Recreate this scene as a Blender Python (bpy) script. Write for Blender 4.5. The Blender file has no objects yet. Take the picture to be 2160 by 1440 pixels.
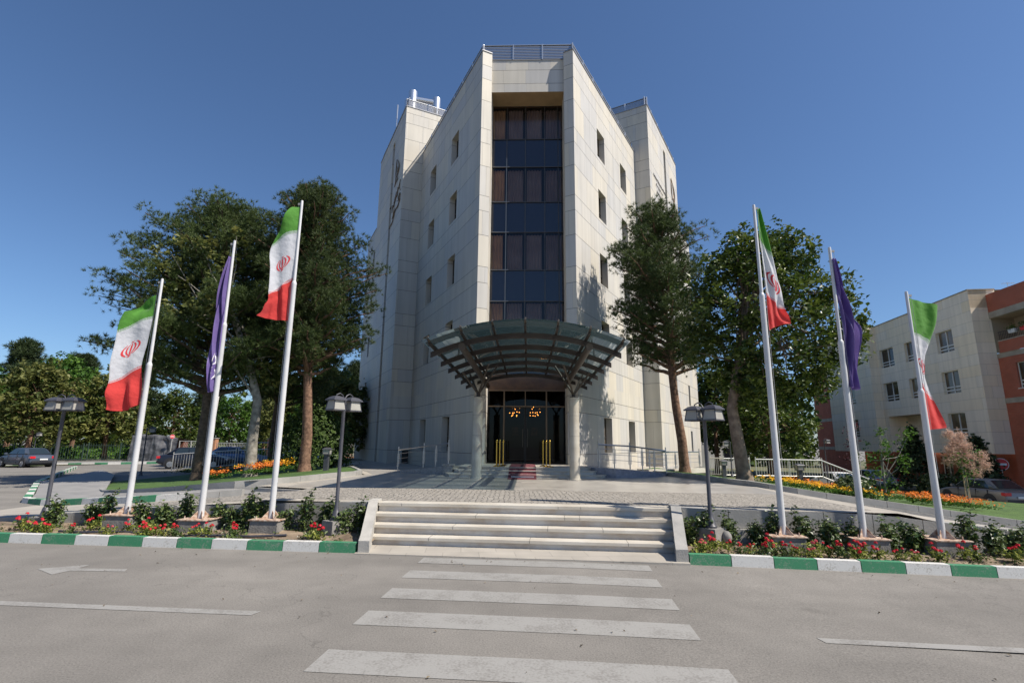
import bpy, bmesh, math, random
import numpy as np
from mathutils import Vector, Matrix, Euler
PI=math.pi; rad=math.radians
scene=bpy.context.scene; COL=scene.collection
# ---------------------------------------------------------------- camera
cam=bpy.data.cameras.new("camera"); cam.lens=18.0; cam.sensor_width=36.0; cam.clip_start=.1; cam.clip_end=3000
co=bpy.data.objects.new("camera",cam); COL.objects.link(co); scene.camera=co
_p=math.atan(217.5/1080); _r=math.atan(.0100)
F=Vector((0,math.cos(_p),math.sin(_p))); R0=Vector((1,0,0)); U0=R0.cross(F)
Rv=R0*math.cos(_r)+U0*math.sin(_r); Uv=-R0*math.sin(_r)+U0*math.cos(_r)
M=Matrix((Rv,Uv,-F)).transposed().to_4x4(); M.translation=Vector((0,0,1.8)); co.matrix_world=M
# ---------------------------------------------------------------- sky, sun, exposure
SUN_EL=50.0; SUN_H=Vector((.925,-.38,0)).normalized()
w=bpy.data.worlds.new("World"); scene.world=w; w.use_nodes=True
nt=w.node_tree; nt.nodes.clear()
sky=nt.nodes.new("ShaderNodeTexSky"); sky.sky_type='NISHITA'; sky.sun_disc=False
sky.sun_elevation=rad(SUN_EL); sky.sun_rotation=math.atan2(SUN_H.x,SUN_H.y)
sky.altitude=0; sky.air_density=1.0; sky.dust_density=.5; sky.ozone_density=8.5
bg=nt.nodes.new("ShaderNodeBackground"); bg.inputs[1].default_value=.088
wo=nt.nodes.new("ShaderNodeOutputWorld"); nt.links.new(sky.outputs[0],bg.inputs[0]); nt.links.new(bg.outputs[0],wo.inputs[0])
sl=bpy.data.lights.new("sun","SUN"); sl.energy=5.0; sl.angle=rad(.53); sl.color=(1,.93,.83)
so=bpy.data.objects.new("sun",sl); COL.objects.link(so)
sd=Vector((SUN_H.x*math.cos(rad(SUN_EL)),SUN_H.y*math.cos(rad(SUN_EL)),math.sin(rad(SUN_EL))))
so.rotation_euler=sd.to_track_quat('Z','Y').to_euler(); so.location=(30,-20,40)
scene.view_settings.view_transform='Standard'; scene.view_settings.look='None'
scene.view_settings.exposure=0.5; scene.view_settings.gamma=1
scene.render.resolution_x=1024; scene.render.resolution_y=682
scene.render.engine='CYCLES'
# ---------------------------------------------------------------- frames
TH=math.atan(.5/5.4); cT,sT=math.cos(TH),math.sin(TH)
def S(a,b,z=0.0): return Vector((a*cT+b*sT,-a*sT+b*cT,z))      # street frame: a along the kerb, b away from camera
def interp(t,tab):
    if t<=tab[0][0]: return tab[0][1]
    for (x0,y0),(x1,y1) in zip(tab,tab[1:]):
        if t<=x1: return y0+(y1-y0)*(t-x0)/(x1-x0)
    return tab[-1][1]
def sm(t,a,b):
    t=max(0,min(1,(t-a)/(b-a))); return t*t*(3-2*t)
GR=[(8,0),(13,-.42),(20,-.85),(26,-.95),(40,-1.15),(70,-1.2)]
def gz(x,y):
    return -.3*sm(y,12,38)*interp(x,[(-42,1),(-28,.1),(-10,0),(8,0),(14,1)])-.012*max(0,min(8,x-1)) + interp(x,GR)*sm(y,9,17)
def deckz(x):
    return interp(x,[(-14,-.02),(-12.5,.02),(-9.5,.27),(-6.5,.5),(-4.6,.64),(6.2,.64),(7.3,.62),(8.85,.33),(9.9,.10),(11.1,-.10),(14,-.48),(16,-.6),(20,-.65)])
# ---------------------------------------------------------------- mesh builder
class MB:
    def __init__(s): s.v=[]; s.f=[]; s.m=[]; s.uv=[]; s.hasuv=False
    def poly(s,pts,m=0,uv=None):
        n=len(s.v); s.v+= [tuple(p) for p in pts]; s.f.append(tuple(range(n,n+len(pts)))); s.m.append(m)
        s.uv.append(uv if uv else [(0,0)]*len(pts)); 
        if uv: s.hasuv=True
    def hexa(s,p,m=0):                       # 8 corners: bottom 4 ccw, top 4 ccw
        n=len(s.v); s.v+=[tuple(q) for q in p]
        for f in ((0,3,2,1),(4,5,6,7),(0,1,5,4),(1,2,6,5),(2,3,7,6),(3,0,4,7)):
            s.f.append(tuple(n+i for i in f)); s.m.append(m); s.uv.append([(0,0)]*4)
    def box(s,x0,x1,y0,y1,z0,z1,m=0):
        s.hexa([(x0,y0,z0),(x1,y0,z0),(x1,y1,z0),(x0,y1,z0),(x0,y0,z1),(x1,y0,z1),(x1,y1,z1),(x0,y1,z1)],m)
    def bar(s,a,b,w,h,m=0,up=Vector((0,0,1))):  # rectangular bar from a to b
        a=Vector(a); b=Vector(b); d=(b-a).normalized(); x=d.cross(up)
        if x.length<1e-4: x=d.cross(Vector((0,1,0)))
        x.normalize(); y=x.cross(d).normalized(); x*=w/2; y*=h/2
        s.hexa([a-x-y,a+x-y,b+x-y,b-x-y,a-x+y,a+x+y,b+x+y,b-x+y],m)
    def prism(s,pts,z0,z1,m=0,top=None,bottom=True):
        n=len(pts); base=[(p[0],p[1],z0) for p in pts]; tp=[(p[0],p[1],z1) for p in pts]
        for i in range(n):
            j=(i+1)%n; s.poly([base[i],base[j],tp[j],tp[i]],m)
        s.poly(tp,m if top is None else top)
        if bottom: s.poly(base[::-1],m)
    def tube(s,pts,r,n=8,m=0,cap=True):
        pts=[Vector(p) for p in pts]; k=len(pts); rs=r if isinstance(r,(list,tuple)) else [r]*k
        st=len(s.v); up=None
        for i,p in enumerate(pts):
            d=(pts[min(i+1,k-1)]-pts[max(i-1,0)]).normalized()
            if up is None:
                up=Vector((0,0,1)) if abs(d.z)<.9 else Vector((0,1,0))
            x=d.cross(up).normalized(); y=x.cross(d).normalized(); up=y
            for j in range(n):
                a=2*PI*j/n; s.v.append(tuple(p+x*rs[i]*math.cos(a)+y*rs[i]*math.sin(a)))
        for i in range(k-1):
            for j in range(n):
                a=st+i*n+j; b=st+i*n+(j+1)%n; s.f.append((a,b,b+n,a+n)); s.m.append(m); s.uv.append([(0,0)]*4)
        if cap:
            s.f.append(tuple(st+j for j in range(n))[::-1]); s.m.append(m); s.uv.append([(0,0)]*n)
            s.f.append(tuple(st+(k-1)*n+j for j in range(n))); s.m.append(m); s.uv.append([(0,0)]*n)
    def lathe(s,prof,c=(0,0,0),n=16,m=0):      # profile (r,z)
        s.tube([(c[0],c[1],c[2]+z) for r,z in prof],[max(r,1e-4) for r,z in prof],n,m)
    def ball(s,c,r,n=8,m=0,sq=1.0):
        pr=[(r*math.sin(PI*i/n),-r*sq*math.cos(PI*i/n)) for i in range(n+1)]
        s.lathe([(max(a,1e-4),b) for a,b in pr],c,n*2,m)
    def sq(s,c,w,d,h,t=1.0,m=0):             # tapered box centred at c (bottom), top scaled by t
        x,y,z=c; a=w/2;b=d/2
        s.hexa([(x-a,y-b,z),(x+a,y-b,z),(x+a,y+b,z),(x-a,y+b,z),(x-a*t,y-b*t,z+h),(x+a*t,y-b*t,z+h),(x+a*t,y+b*t,z+h),(x-a*t,y+b*t,z+h)],m)
    def grid(s,fn,nu,nv,m=0,uv=True,wrap=False):
        st=len(s.v)
        for i in range(nu+1):
            for j in range(nv+1): s.v.append(tuple(fn(i/nu,j/nv)))
        for i in range(nu):
            for j in range(nv):
                a=st+i*(nv+1)+j; s.f.append((a,a+nv+1,a+nv+2,a+1)); s.m.append(m)
                s.uv.append([(i/nu,j/nv),((i+1)/nu,j/nv),((i+1)/nu,(j+1)/nv),(i/nu,(j+1)/nv)])
        if uv: s.hasuv=True
    def xf(s,M,start=0):
        for i in range(start,len(s.v)): s.v[i]=tuple(M@Vector(s.v[i]))
    def mesh(s,name,mats,smooth=False):
        me=bpy.data.meshes.new(name); me.from_pydata(s.v,[],s.f)
        for mt in (mats if isinstance(mats,(list,tuple)) else [mats]): me.materials.append(mt)
        me.polygons.foreach_set("material_index",s.m)
        if s.hasuv:
            ul=me.uv_layers.new(name="UVMap"); ul.data.foreach_set("uv",[c for f in s.uv for p in f for c in p])
        if smooth is True: me.polygons.foreach_set("use_smooth",[True]*len(s.f))
        me.validate(); me.update()
        if smooth=='auto': 
            me.polygons.foreach_set("use_smooth",[True]*len(me.polygons))
            try: me.set_sharp_from_angle(angle=rad(40))
            except Exception: pass
        return me
    def build(s,name,mats,parent=None,smooth=False,loc=None):
        return link(name,s.mesh(name,mats,smooth),parent,loc)
def link(name,me,parent=None,loc=None):
    o=bpy.data.objects.new(name,me); COL.objects.link(o)
    if parent is not None: o.parent=parent
    if loc is not None: o.location=loc
    return o
def thing(name,label,cat,loc=(0,0,0),rz=0,group=None):
    o=bpy.data.objects.new(name,None); COL.objects.link(o); o.location=loc; o.rotation_euler=(0,0,rz)
    o.empty_display_size=.3
    return tag(o,label,cat,group)
def tag(o,label,cat,group=None):
    o["label"]=label; o["category"]=cat
    if group: o["group"]=group
    return o
def struct(o): o["kind"]="structure"; return o
def stuff(o,label=None,cat=None):
    o["kind"]="stuff"
    if label: o["label"]=label
    if cat: o["category"]=cat
    return o
def copy_tree(o,loc=None,rz=None,parent=None,label=None,scale=None):
    c=o.copy(); COL.objects.link(c)
    if parent is not None: c.parent=parent
    if loc is not None: c.location=loc
    if rz is not None: c.rotation_euler=(0,0,rz)
    if scale is not None: c.scale=(scale,)*3 if not isinstance(scale,(tuple,list)) else scale
    if label: c["label"]=label
    for ch in list(o.children): copy_tree(ch,parent=c)
    return c
# ---------------------------------------------------------------- materials
MATS={}
def mat(name,col=(.5,.5,.5),rough=.7,metal=0,spec=.5,c2=None,scale=3.0,detail=6,bump=0,bscale=None,emis=None,trans=0,alpha=1,coord='Object',mix=(.35,.65),sheen=0,tl=0):
    m=bpy.data.materials.new(name); m.use_nodes=True; nt=m.node_tree; b=nt.nodes["Principled BSDF"]
    b.inputs["Base Color"].default_value=(*col,1); b.inputs["Roughness"].default_value=rough; b.inputs["Metallic"].default_value=metal
    b.inputs["Specular IOR Level"].default_value=spec; b.inputs["Alpha"].default_value=alpha
    if trans: b.inputs["Transmission Weight"].default_value=trans
    if emis: b.inputs["Emission Color"].default_value=(*emis[0],1); b.inputs["Emission Strength"].default_value=emis[1]
    tc=nt.nodes.new("ShaderNodeTexCoord")
    if c2 is not None:
        n=nt.nodes.new("ShaderNodeTexNoise"); n.inputs["Scale"].default_value=scale; n.inputs["Detail"].default_value=detail
        nt.links.new(tc.outputs[coord],n.inputs["Vector"])
        r=nt.nodes.new("ShaderNodeValToRGB"); r.color_ramp.elements[0].color=(*col,1); r.color_ramp.elements[1].color=(*c2,1)
        r.color_ramp.elements[0].position=mix[0]; r.color_ramp.elements[1].position=mix[1]
        nt.links.new(n.outputs["Fac"],r.inputs["Fac"]); nt.links.new(r.outputs["Color"],b.inputs["Base Color"])
    if bump:
        n2=nt.nodes.new("ShaderNodeTexNoise"); n2.inputs["Scale"].default_value=bscale or scale*8; n2.inputs["Detail"].default_value=4
        nt.links.new(tc.outputs[coord],n2.inputs["Vector"])
        bp=nt.nodes.new("ShaderNodeBump"); bp.inputs["Strength"].default_value=bump; bp.inputs["Distance"].default_value=.02
        nt.links.new(n2.outputs["Fac"],bp.inputs["Height"]); nt.links.new(bp.outputs["Normal"],b.inputs["Normal"])
    if tl:   # thin translucent cloth / leaf
        t=nt.nodes.new("ShaderNodeBsdfTranslucent"); mx=nt.nodes.new("ShaderNodeMixShader"); mx.inputs[0].default_value=tl
        src=b.inputs["Base Color"].links[0].from_socket if b.inputs["Base Color"].links else None
        if src: nt.links.new(src,t.inputs["Color"])
        else: t.inputs["Color"].default_value=(*col,1)
        out=nt.nodes["Material Output"]; nt.links.new(b.outputs[0],mx.inputs[1]); nt.links.new(t.outputs[0],mx.inputs[2]); nt.links.new(mx.outputs[0],out.inputs[0])
    MATS[name]=m; return m
def N(nt,t,**k):
    n=nt.nodes.new(t)
    for a,b in k.items(): setattr(n,a,b)
    return n
def math_(nt,op,a,b=None,c=None):
    n=nt.nodes.new("ShaderNodeMath"); n.operation=op
    for i,v in enumerate((a,b,c)):
        if v is None: continue
        if isinstance(v,(int,float)): n.inputs[i].default_value=v
        else: nt.links.new(v,n.inputs[i])
    return n.outputs[0]
def leafmat(name,c1,c2,tl=.3,rough=.55,spec=.3):
    """leaf colours vary from leaf to leaf by a stored face attribute"""
    m=bpy.data.materials.new(name); m.use_nodes=True; nt=m.node_tree; b=nt.nodes["Principled BSDF"]
    at=N(nt,"ShaderNodeAttribute",attribute_name="tone"); oi=N(nt,"ShaderNodeObjectInfo")
    r=N(nt,"ShaderNodeMix",data_type='RGBA'); r.inputs[6].default_value=(*c1,1); r.inputs[7].default_value=(*c2,1)
    nt.links.new(at.outputs["Fac"],r.inputs[0])
    h=N(nt,"ShaderNodeHueSaturation"); nt.links.new(r.outputs[2],h.inputs["Color"])
    nt.links.new(math_(nt,'MULTIPLY_ADD',oi.outputs["Random"],.35,.82),h.inputs["Value"])
    nt.links.new(h.outputs[0],b.inputs["Base Color"]); b.inputs["Roughness"].default_value=rough; b.inputs["Specular IOR Level"].default_value=spec
    t=N(nt,"ShaderNodeBsdfTranslucent"); nt.links.new(h.outputs[0],t.inputs[0]); mx=N(nt,"ShaderNodeMixShader"); mx.inputs[0].default_value=tl
    nt.links.new(b.outputs[0],mx.inputs[1]); nt.links.new(t.outputs[0],mx.inputs[2]); nt.links.new(mx.outputs[0],nt.nodes["Material Output"].inputs[0])
    return m

def stone_mat(name,base,period=True,vstep=1.12,rough=.55,joint=.3,var=.17):
    """large stone panels; UV is in metres: u along the wall, v up"""
    m=bpy.data.materials.new(name); m.use_nodes=True; nt=m.node_tree; b=nt.nodes["Principled BSDF"]
    uvn=N(nt,"ShaderNodeUVMap"); sp=N(nt,"ShaderNodeSeparateXYZ"); nt.links.new(uvn.outputs[0],sp.inputs[0]); u,v=sp.outputs[0],sp.outputs[1]
    def near(x,c,w): return math_(nt,'LESS_THAN',math_(nt,'ABSOLUTE',math_(nt,'SUBTRACT',x,c)),w)
    if period:
        q=math_(nt,'DIVIDE',math_(nt,'SUBTRACT',v,7.75-3.48*4),3.48); fl=math_(nt,'FLOOR',q)
        t=math_(nt,'MULTIPLY',math_(nt,'FRACT',q),3.48)
        hi=math_(nt,'GREATER_THAN',v,4.6)
        j=math_(nt,'MAXIMUM',math_(nt,'MAXIMUM',near(t,.012,.012),near(t,1.21,.012)),near(t,1.97,.012)); j=math_(nt,'MULTIPLY',j,hi)
        lo=math_(nt,'MAXIMUM',math_(nt,'MAXIMUM',near(v,3.9,.012),near(v,3.18,.012)),near(v,1.42,.012)); j=math_(nt,'MAXIMUM',j,lo)
        cu=math_(nt,'ADD',math_(nt,'ADD',math_(nt,'MULTIPLY',fl,3),math_(nt,'GREATER_THAN',t,1.21)),math_(nt,'GREATER_THAN',t,1.97))
        cl=math_(nt,'ADD',math_(nt,'ADD',math_(nt,'GREATER_THAN',v,3.18),math_(nt,'GREATER_THAN',v,3.9)),math_(nt,'GREATER_THAN',v,1.42))
        course=math_(nt,'ADD',math_(nt,'MULTIPLY',cu,hi),math_(nt,'MULTIPLY',cl,math_(nt,'SUBTRACT',1,hi)))
    else:
        q=math_(nt,'DIVIDE',v,.8); course=math_(nt,'FLOOR',q); j=math_(nt,'LESS_THAN',math_(nt,'FRACT',q),.018)
    wn=N(nt,"ShaderNodeTexWhiteNoise",noise_dimensions='1D'); nt.links.new(course,wn.inputs["W"])
    uu=math_(nt,'ADD',math_(nt,'DIVIDE',u,vstep),wn.outputs["Value"]); pu=math_(nt,'FLOOR',uu)
    jv=math_(nt,'LESS_THAN',math_(nt,'FRACT',uu),.011 if period else .006)
    j2=math_(nt,'MAXIMUM',j,math_(nt,'MULTIPLY',jv,.55))
    cb=N(nt,"ShaderNodeCombineXYZ"); nt.links.new(pu,cb.inputs[0]); nt.links.new(course,cb.inputs[1])
    w2=N(nt,"ShaderNodeTexWhiteNoise",noise_dimensions='2D'); nt.links.new(cb.outputs[0],w2.inputs["Vector"])
    ns=N(nt,"ShaderNodeTexNoise"); ns.inputs["Scale"].default_value=.55; ns.inputs["Detail"].default_value=7; nt.links.new(uvn.outputs[0],ns.inputs["Vector"])
    # streaks of dirt running down
    mp=N(nt,"ShaderNodeMapping"); mp.inputs["Scale"].default_value=(3.2,.16,1); nt.links.new(uvn.outputs[0],mp.inputs[0])
    n3=N(nt,"ShaderNodeTexNoise"); n3.inputs["Scale"].default_value=1.0; n3.inputs["Detail"].default_value=8; nt.links.new(mp.outputs[0],n3.inputs["Vector"])
    val=math_(nt,'ADD',math_(nt,'MULTIPLY',math_(nt,'SUBTRACT',w2.outputs["Value"],.5),var),math_(nt,'MULTIPLY',math_(nt,'SUBTRACT',ns.outputs["Fac"],.5),.22))
    val=math_(nt,'ADD',val,math_(nt,'MULTIPLY',math_(nt,'SUBTRACT',n3.outputs["Fac"],.5),.42))
    val=math_(nt,'ADD',val,1.0); val=math_(nt,'MULTIPLY',val,math_(nt,'SUBTRACT',1,math_(nt,'MULTIPLY',j2,1-joint)))
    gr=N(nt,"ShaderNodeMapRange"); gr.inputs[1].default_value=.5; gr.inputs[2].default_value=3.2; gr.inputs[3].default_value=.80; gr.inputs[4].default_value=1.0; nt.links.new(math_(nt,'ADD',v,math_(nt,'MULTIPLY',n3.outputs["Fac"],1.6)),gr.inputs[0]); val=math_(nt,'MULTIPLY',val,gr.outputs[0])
    hs=N(nt,"ShaderNodeMix",data_type='RGBA'); hs.inputs[6].default_value=(*base,1); hs.inputs[7].default_value=(base[0]*1.0,base[1]*.95,base[2]*.84,1); nt.links.new(w2.outputs["Value"],hs.inputs[0])
    mu=N(nt,"ShaderNodeVectorMath",operation='SCALE'); nt.links.new(hs.outputs[2],mu.inputs[0]); nt.links.new(val,mu.inputs["Scale"])
    nt.links.new(mu.outputs[0],b.inputs["Base Color"]); b.inputs["Roughness"].default_value=rough; b.inputs["Specular IOR Level"].default_value=.35
    bp=N(nt,"ShaderNodeBump"); bp.inputs["Strength"].default_value=.5; bp.inputs["Distance"].default_value=.02
    nt.links.new(math_(nt,'SUBTRACT',math_(nt,'MULTIPLY',ns.outputs["Fac"],.2),j2),bp.inputs["Height"]); nt.links.new(bp.outputs[0],b.inputs["Normal"])
    MATS[name]=m; return m
# ---------------------------------------------------------------- ground materials
def asphalt(name,c1,c2,crack=True,grain=True):
    m=bpy.data.materials.new(name); m.use_nodes=True; nt=m.node_tree; b=nt.nodes["Principled BSDF"]
    tc=N(nt,"ShaderNodeTexCoord"); P=tc.outputs["Object"]
    n1=N(nt,"ShaderNodeTexNoise"); n1.inputs["Scale"].default_value=.35; n1.inputs["Detail"].default_value=6; nt.links.new(P,n1.inputs[0])
    n2=N(nt,"ShaderNodeTexNoise"); n2.inputs["Scale"].default_value=55; n2.inputs["Detail"].default_value=3; nt.links.new(P,n2.inputs[0])
    n3=N(nt,"ShaderNodeTexNoise"); n3.inputs["Scale"].default_value=2.2; n3.inputs["Detail"].default_value=8; nt.links.new(P,n3.inputs[0])
    r=N(nt,"ShaderNodeMix",data_type='RGBA'); r.inputs[6].default_value=(*c1,1); r.inputs[7].default_value=(*c2,1)
    rp=N(nt,"ShaderNodeMapRange"); rp.inputs[1].default_value=.36; rp.inputs[2].default_value=.64; nt.links.new(n1.outputs[0],rp.inputs[0]); nt.links.new(rp.outputs[0],r.inputs[0])
    g=math_(nt,'MULTIPLY_ADD',n2.outputs[0],.9,.55); g=math_(nt,'MULTIPLY',g,math_(nt,'MULTIPLY_ADD',n3.outputs[0],.35,.83))
    # darker stone specks
    vo=N(nt,"ShaderNodeTexVoronoi"); vo.inputs["Scale"].default_value=70; nt.links.new(P,vo.inputs["Vector"])
    sp=math_(nt,'LESS_THAN',vo.outputs["Distance"],.22); wn=N(nt,"ShaderNodeTexWhiteNoise"); nt.links.new(vo.outputs["Position"],wn.inputs["Vector"])
    sp=math_(nt,'MULTIPLY',sp,math_(nt,'GREATER_THAN',wn.outputs["Value"],.72)); g=math_(nt,'MULTIPLY',g,math_(nt,'SUBTRACT',1,math_(nt,'MULTIPLY',sp,.6)))
    if crack:
        v2=N(nt,"ShaderNodeTexVoronoi",feature='DISTANCE_TO_EDGE'); v2.inputs["Scale"].default_value=.16
        mw=N(nt,"ShaderNodeVectorMath",operation='MULTIPLY_ADD'); mw.inputs[1].default_value=(2.2,2.2,2.2); nt.links.new(n3.outputs["Color"],mw.inputs[0]); nt.links.new(P,mw.inputs[2]); nt.links.new(mw.outputs[0],v2.inputs["Vector"])
        ck=math_(nt,'LESS_THAN',v2.outputs["Distance"],.0022); g=math_(nt,'MULTIPLY',g,math_(nt,'SUBTRACT',1,math_(nt,'MULTIPLY',ck,.2)))
    mp=N(nt,"ShaderNodeMapping"); mp.inputs["Rotation"].default_value=(0,0,math.atan(.5/5.4)); mp.inputs["Scale"].default_value=(.035,.9,1); nt.links.new(P,mp.inputs[0])
    n5=N(nt,"ShaderNodeTexNoise"); n5.inputs["Scale"].default_value=1; n5.inputs["Detail"].default_value=5; nt.links.new(mp.outputs[0],n5.inputs[0]); g=math_(nt,'MULTIPLY',g,math_(nt,'MULTIPLY_ADD',n5.outputs[0],.5,.75))
    n6=N(nt,"ShaderNodeTexNoise"); n6.inputs["Scale"].default_value=1.1; n6.inputs["Detail"].default_value=2; mo=N(nt,"ShaderNodeMapping"); mo.inputs["Location"].default_value=(7,3,0); nt.links.new(P,mo.inputs[0]); nt.links.new(mo.outputs[0],n6.inputs[0])
    ol=N(nt,"ShaderNodeMapRange"); ol.inputs[1].default_value=.70; ol.inputs[2].default_value=.78; ol.inputs[3].default_value=1; ol.inputs[4].default_value=.78; nt.links.new(n6.outputs[0],ol.inputs[0]); g=math_(nt,'MULTIPLY',g,ol.outputs[0])
    mu=N(nt,"ShaderNodeVectorMath",operation='SCALE'); nt.links.new(r.outputs[2],mu.inputs[0]); nt.links.new(g,mu.inputs["Scale"]); nt.links.new(mu.outputs[0],b.inputs["Base Color"])
    b.inputs["Roughness"].default_value=.85; b.inputs["Specular IOR Level"].default_value=.3
    bp=N(nt,"ShaderNodeBump"); bp.inputs["Strength"].default_value=.5; bp.inputs["Distance"].default_value=.006; nt.links.new(n2.outputs[0],bp.inputs["Height"]); nt.links.new(bp.outputs[0],b.inputs["Normal"])
    return m
ASPH=asphalt("asphalt",(.160,.149,.134),(.204,.190,.170))
def paintmat(name,col,worn,rough=.7,wear=.42,scale=6):
    m=bpy.data.materials.new(name); m.use_nodes=True; nt=m.node_tree; b=nt.nodes["Principled BSDF"]
    tc=N(nt,"ShaderNodeTexCoord"); n=N(nt,"ShaderNodeTexNoise"); n.inputs["Scale"].default_value=scale; n.inputs["Detail"].default_value=9; n.inputs["Roughness"].default_value=.7; nt.links.new(tc.outputs["Object"],n.inputs[0])
    n2=N(nt,"ShaderNodeTexNoise"); n2.inputs["Scale"].default_value=40; n2.inputs["Detail"].default_value=4; nt.links.new(tc.outputs["Object"],n2.inputs[0])
    v2=N(nt,"ShaderNodeTexVoronoi",feature='DISTANCE_TO_EDGE'); v2.inputs["Scale"].default_value=9; nt.links.new(tc.outputs["Object"],v2.inputs["Vector"])
    f=math_(nt,'ADD',math_(nt,'MULTIPLY',n.outputs[0],.6),math_(nt,'MULTIPLY',n2.outputs[0],.4))
    rp=N(nt,"ShaderNodeMapRange"); rp.inputs[1].default_value=wear-.06; rp.inputs[2].default_value=wear+.06; nt.links.new(f,rp.inputs[0])
    f2=math_(nt,'MULTIPLY',rp.outputs[0],math_(nt,'MULTIPLY_ADD',math_(nt,'GREATER_THAN',v2.outputs["Distance"],.012),.3,.7))
    r=N(nt,"ShaderNodeMix",data_type='RGBA'); r.inputs[6].default_value=(*worn,1); r.inputs[7].default_value=(*col,1); nt.links.new(f2,r.inputs[0]); nt.links.new(r.outputs[2],b.inputs["Base Color"])
    b.inputs["Roughness"].default_value=rough; b.inputs["Specular IOR Level"].default_value=.3
    bp=N(nt,"ShaderNodeBump"); bp.inputs["Strength"].default_value=.3; bp.inputs["Distance"].default_value=.006; nt.links.new(n2.outputs[0],bp.inputs["Height"]); nt.links.new(bp.outputs[0],b.inputs["Normal"])
    return m
ZEB=paintmat("road_paint",(.275,.267,.25),(.20,.19,.175),wear=.455,scale=2.2)
KW=paintmat("kerb_white",(.56,.55,.52),(.34,.32,.28),wear=.41,scale=5)
KG=paintmat("kerb_green",(.045,.20,.10),(.17,.23,.17),wear=.42,scale=5)
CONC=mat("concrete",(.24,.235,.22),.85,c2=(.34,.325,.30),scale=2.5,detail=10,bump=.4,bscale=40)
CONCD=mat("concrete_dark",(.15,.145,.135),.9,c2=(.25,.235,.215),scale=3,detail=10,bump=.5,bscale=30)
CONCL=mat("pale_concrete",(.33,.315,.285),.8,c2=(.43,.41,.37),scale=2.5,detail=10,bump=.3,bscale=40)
JOINT=mat("joint_gap",(.08,.075,.07),.9)
MARB=mat("step_stone",(.43,.385,.315),.6,c2=(.54,.505,.44),scale=1.6,detail=10,bump=.08,bscale=20)
MARBR=mat("riser_stone",(.40,.33,.26),.6,c2=(.54,.52,.49),scale=2.4,detail=10,bump=.1,bscale=20,mix=(.3,.6))
SOIL=mat("soil",(.11,.078,.05),.95,c2=(.27,.205,.14),scale=2.5,detail=10,bump=1.0,bscale=18)
LAWN=mat("lawn",(.035,.075,.014),.9,c2=(.075,.14,.025),scale=2.2,detail=10,bump=1.0,bscale=60)
PARKG=mat("park_ground",(.05,.08,.02),.95,c2=(.16,.13,.08),scale=.4,detail=8,bump=.6,bscale=20)
def cobble_mat():
    m=bpy.data.materials.new("cobbles"); m.use_nodes=True; nt=m.node_tree; b=nt.nodes["Principled BSDF"]
    tc=N(nt,"ShaderNodeTexCoord"); v=N(nt,"ShaderNodeTexVoronoi",feature='DISTANCE_TO_EDGE'); v.inputs["Scale"].default_value=8.5; v.inputs["Randomness"].default_value=.55; nt.links.new(tc.outputs["Object"],v.inputs["Vector"])
    v1=N(nt,"ShaderNodeTexVoronoi"); v1.inputs["Scale"].default_value=8.5; v1.inputs["Randomness"].default_value=.55; nt.links.new(tc.outputs["Object"],v1.inputs["Vector"])
    rp=N(nt,"ShaderNodeMapRange"); rp.inputs[1].default_value=.02; rp.inputs[2].default_value=.11; nt.links.new(v.outputs["Distance"],rp.inputs[0])
    wn=N(nt,"ShaderNodeTexWhiteNoise"); nt.links.new(v1.outputs["Position"],wn.inputs["Vector"])
    g=math_(nt,'MULTIPLY',math_(nt,'MULTIPLY_ADD',wn.outputs[0],.3,.8),math_(nt,'MULTIPLY_ADD',rp.outputs[0],.42,.58))
    mu=N(nt,"ShaderNodeVectorMath",operation='SCALE'); mu.inputs[0].default_value=(.315,.288,.25); nt.links.new(g,mu.inputs["Scale"]); nt.links.new(mu.outputs[0],b.inputs["Base Color"])
    b.inputs["Roughness"].default_value=.8
    bp=N(nt,"ShaderNodeBump"); bp.inputs["Strength"].default_value=.9; bp.inputs["Distance"].default_value=.02; nt.links.new(rp.outputs[0],bp.inputs["Height"]); nt.links.new(bp.outputs[0],b.inputs["Normal"])
    return m
COBB=cobble_mat()
def tile_mat(name,c1,c2,sx,sy,rough,joint=.75,rot=0.0):
    m=bpy.data.materials.new(name); m.use_nodes=True; nt=m.node_tree; b=nt.nodes["Principled BSDF"]
    tc=N(nt,"ShaderNodeTexCoord"); mp=N(nt,"ShaderNodeMapping"); mp.inputs["Rotation"].default_value=(0,0,rot); nt.links.new(tc.outputs["Object"],mp.inputs[0])
    br=N(nt,"ShaderNodeTexBrick"); br.inputs["Scale"].default_value=1; br.inputs["Brick Width"].default_value=sx; br.inputs["Row Height"].default_value=sy; br.inputs["Mortar Size"].default_value=.006
    br.inputs["Color1"].default_value=(*c1,1); br.inputs["Color2"].default_value=(*c2,1); br.inputs["Mortar"].default_value=(c1[0]*joint,c1[1]*joint,c1[2]*joint,1); nt.links.new(mp.outputs[0],br.inputs[0])
    n=N(nt,"ShaderNodeTexNoise"); n.inputs["Scale"].default_value=1.7; n.inputs["Detail"].default_value=9; nt.links.new(tc.outputs["Object"],n.inputs[0])
    mu=N(nt,"ShaderNodeVectorMath",operation='SCALE'); nt.links.new(br.outputs[0],mu.inputs[0]); nt.links.new(math_(nt,'MULTIPLY_ADD',n.outputs[0],.5,.75),mu.inputs["Scale"]); nt.links.new(mu.outputs[0],b.inputs["Base Color"])
    rr=math_(nt,'MULTIPLY_ADD',n.outputs[0],.3,rough-.15); nt.links.new(rr,b.inputs["Roughness"])
    return m
POL=tile_mat("polished_paving",(.34,.315,.28),(.38,.355,.315),.8,.6,.34,rot=-.03)
PAVE=tile_mat("plaza_paving",(.335,.305,.262),(.375,.343,.292),.6,.4,.7,rot=-.09)
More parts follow.
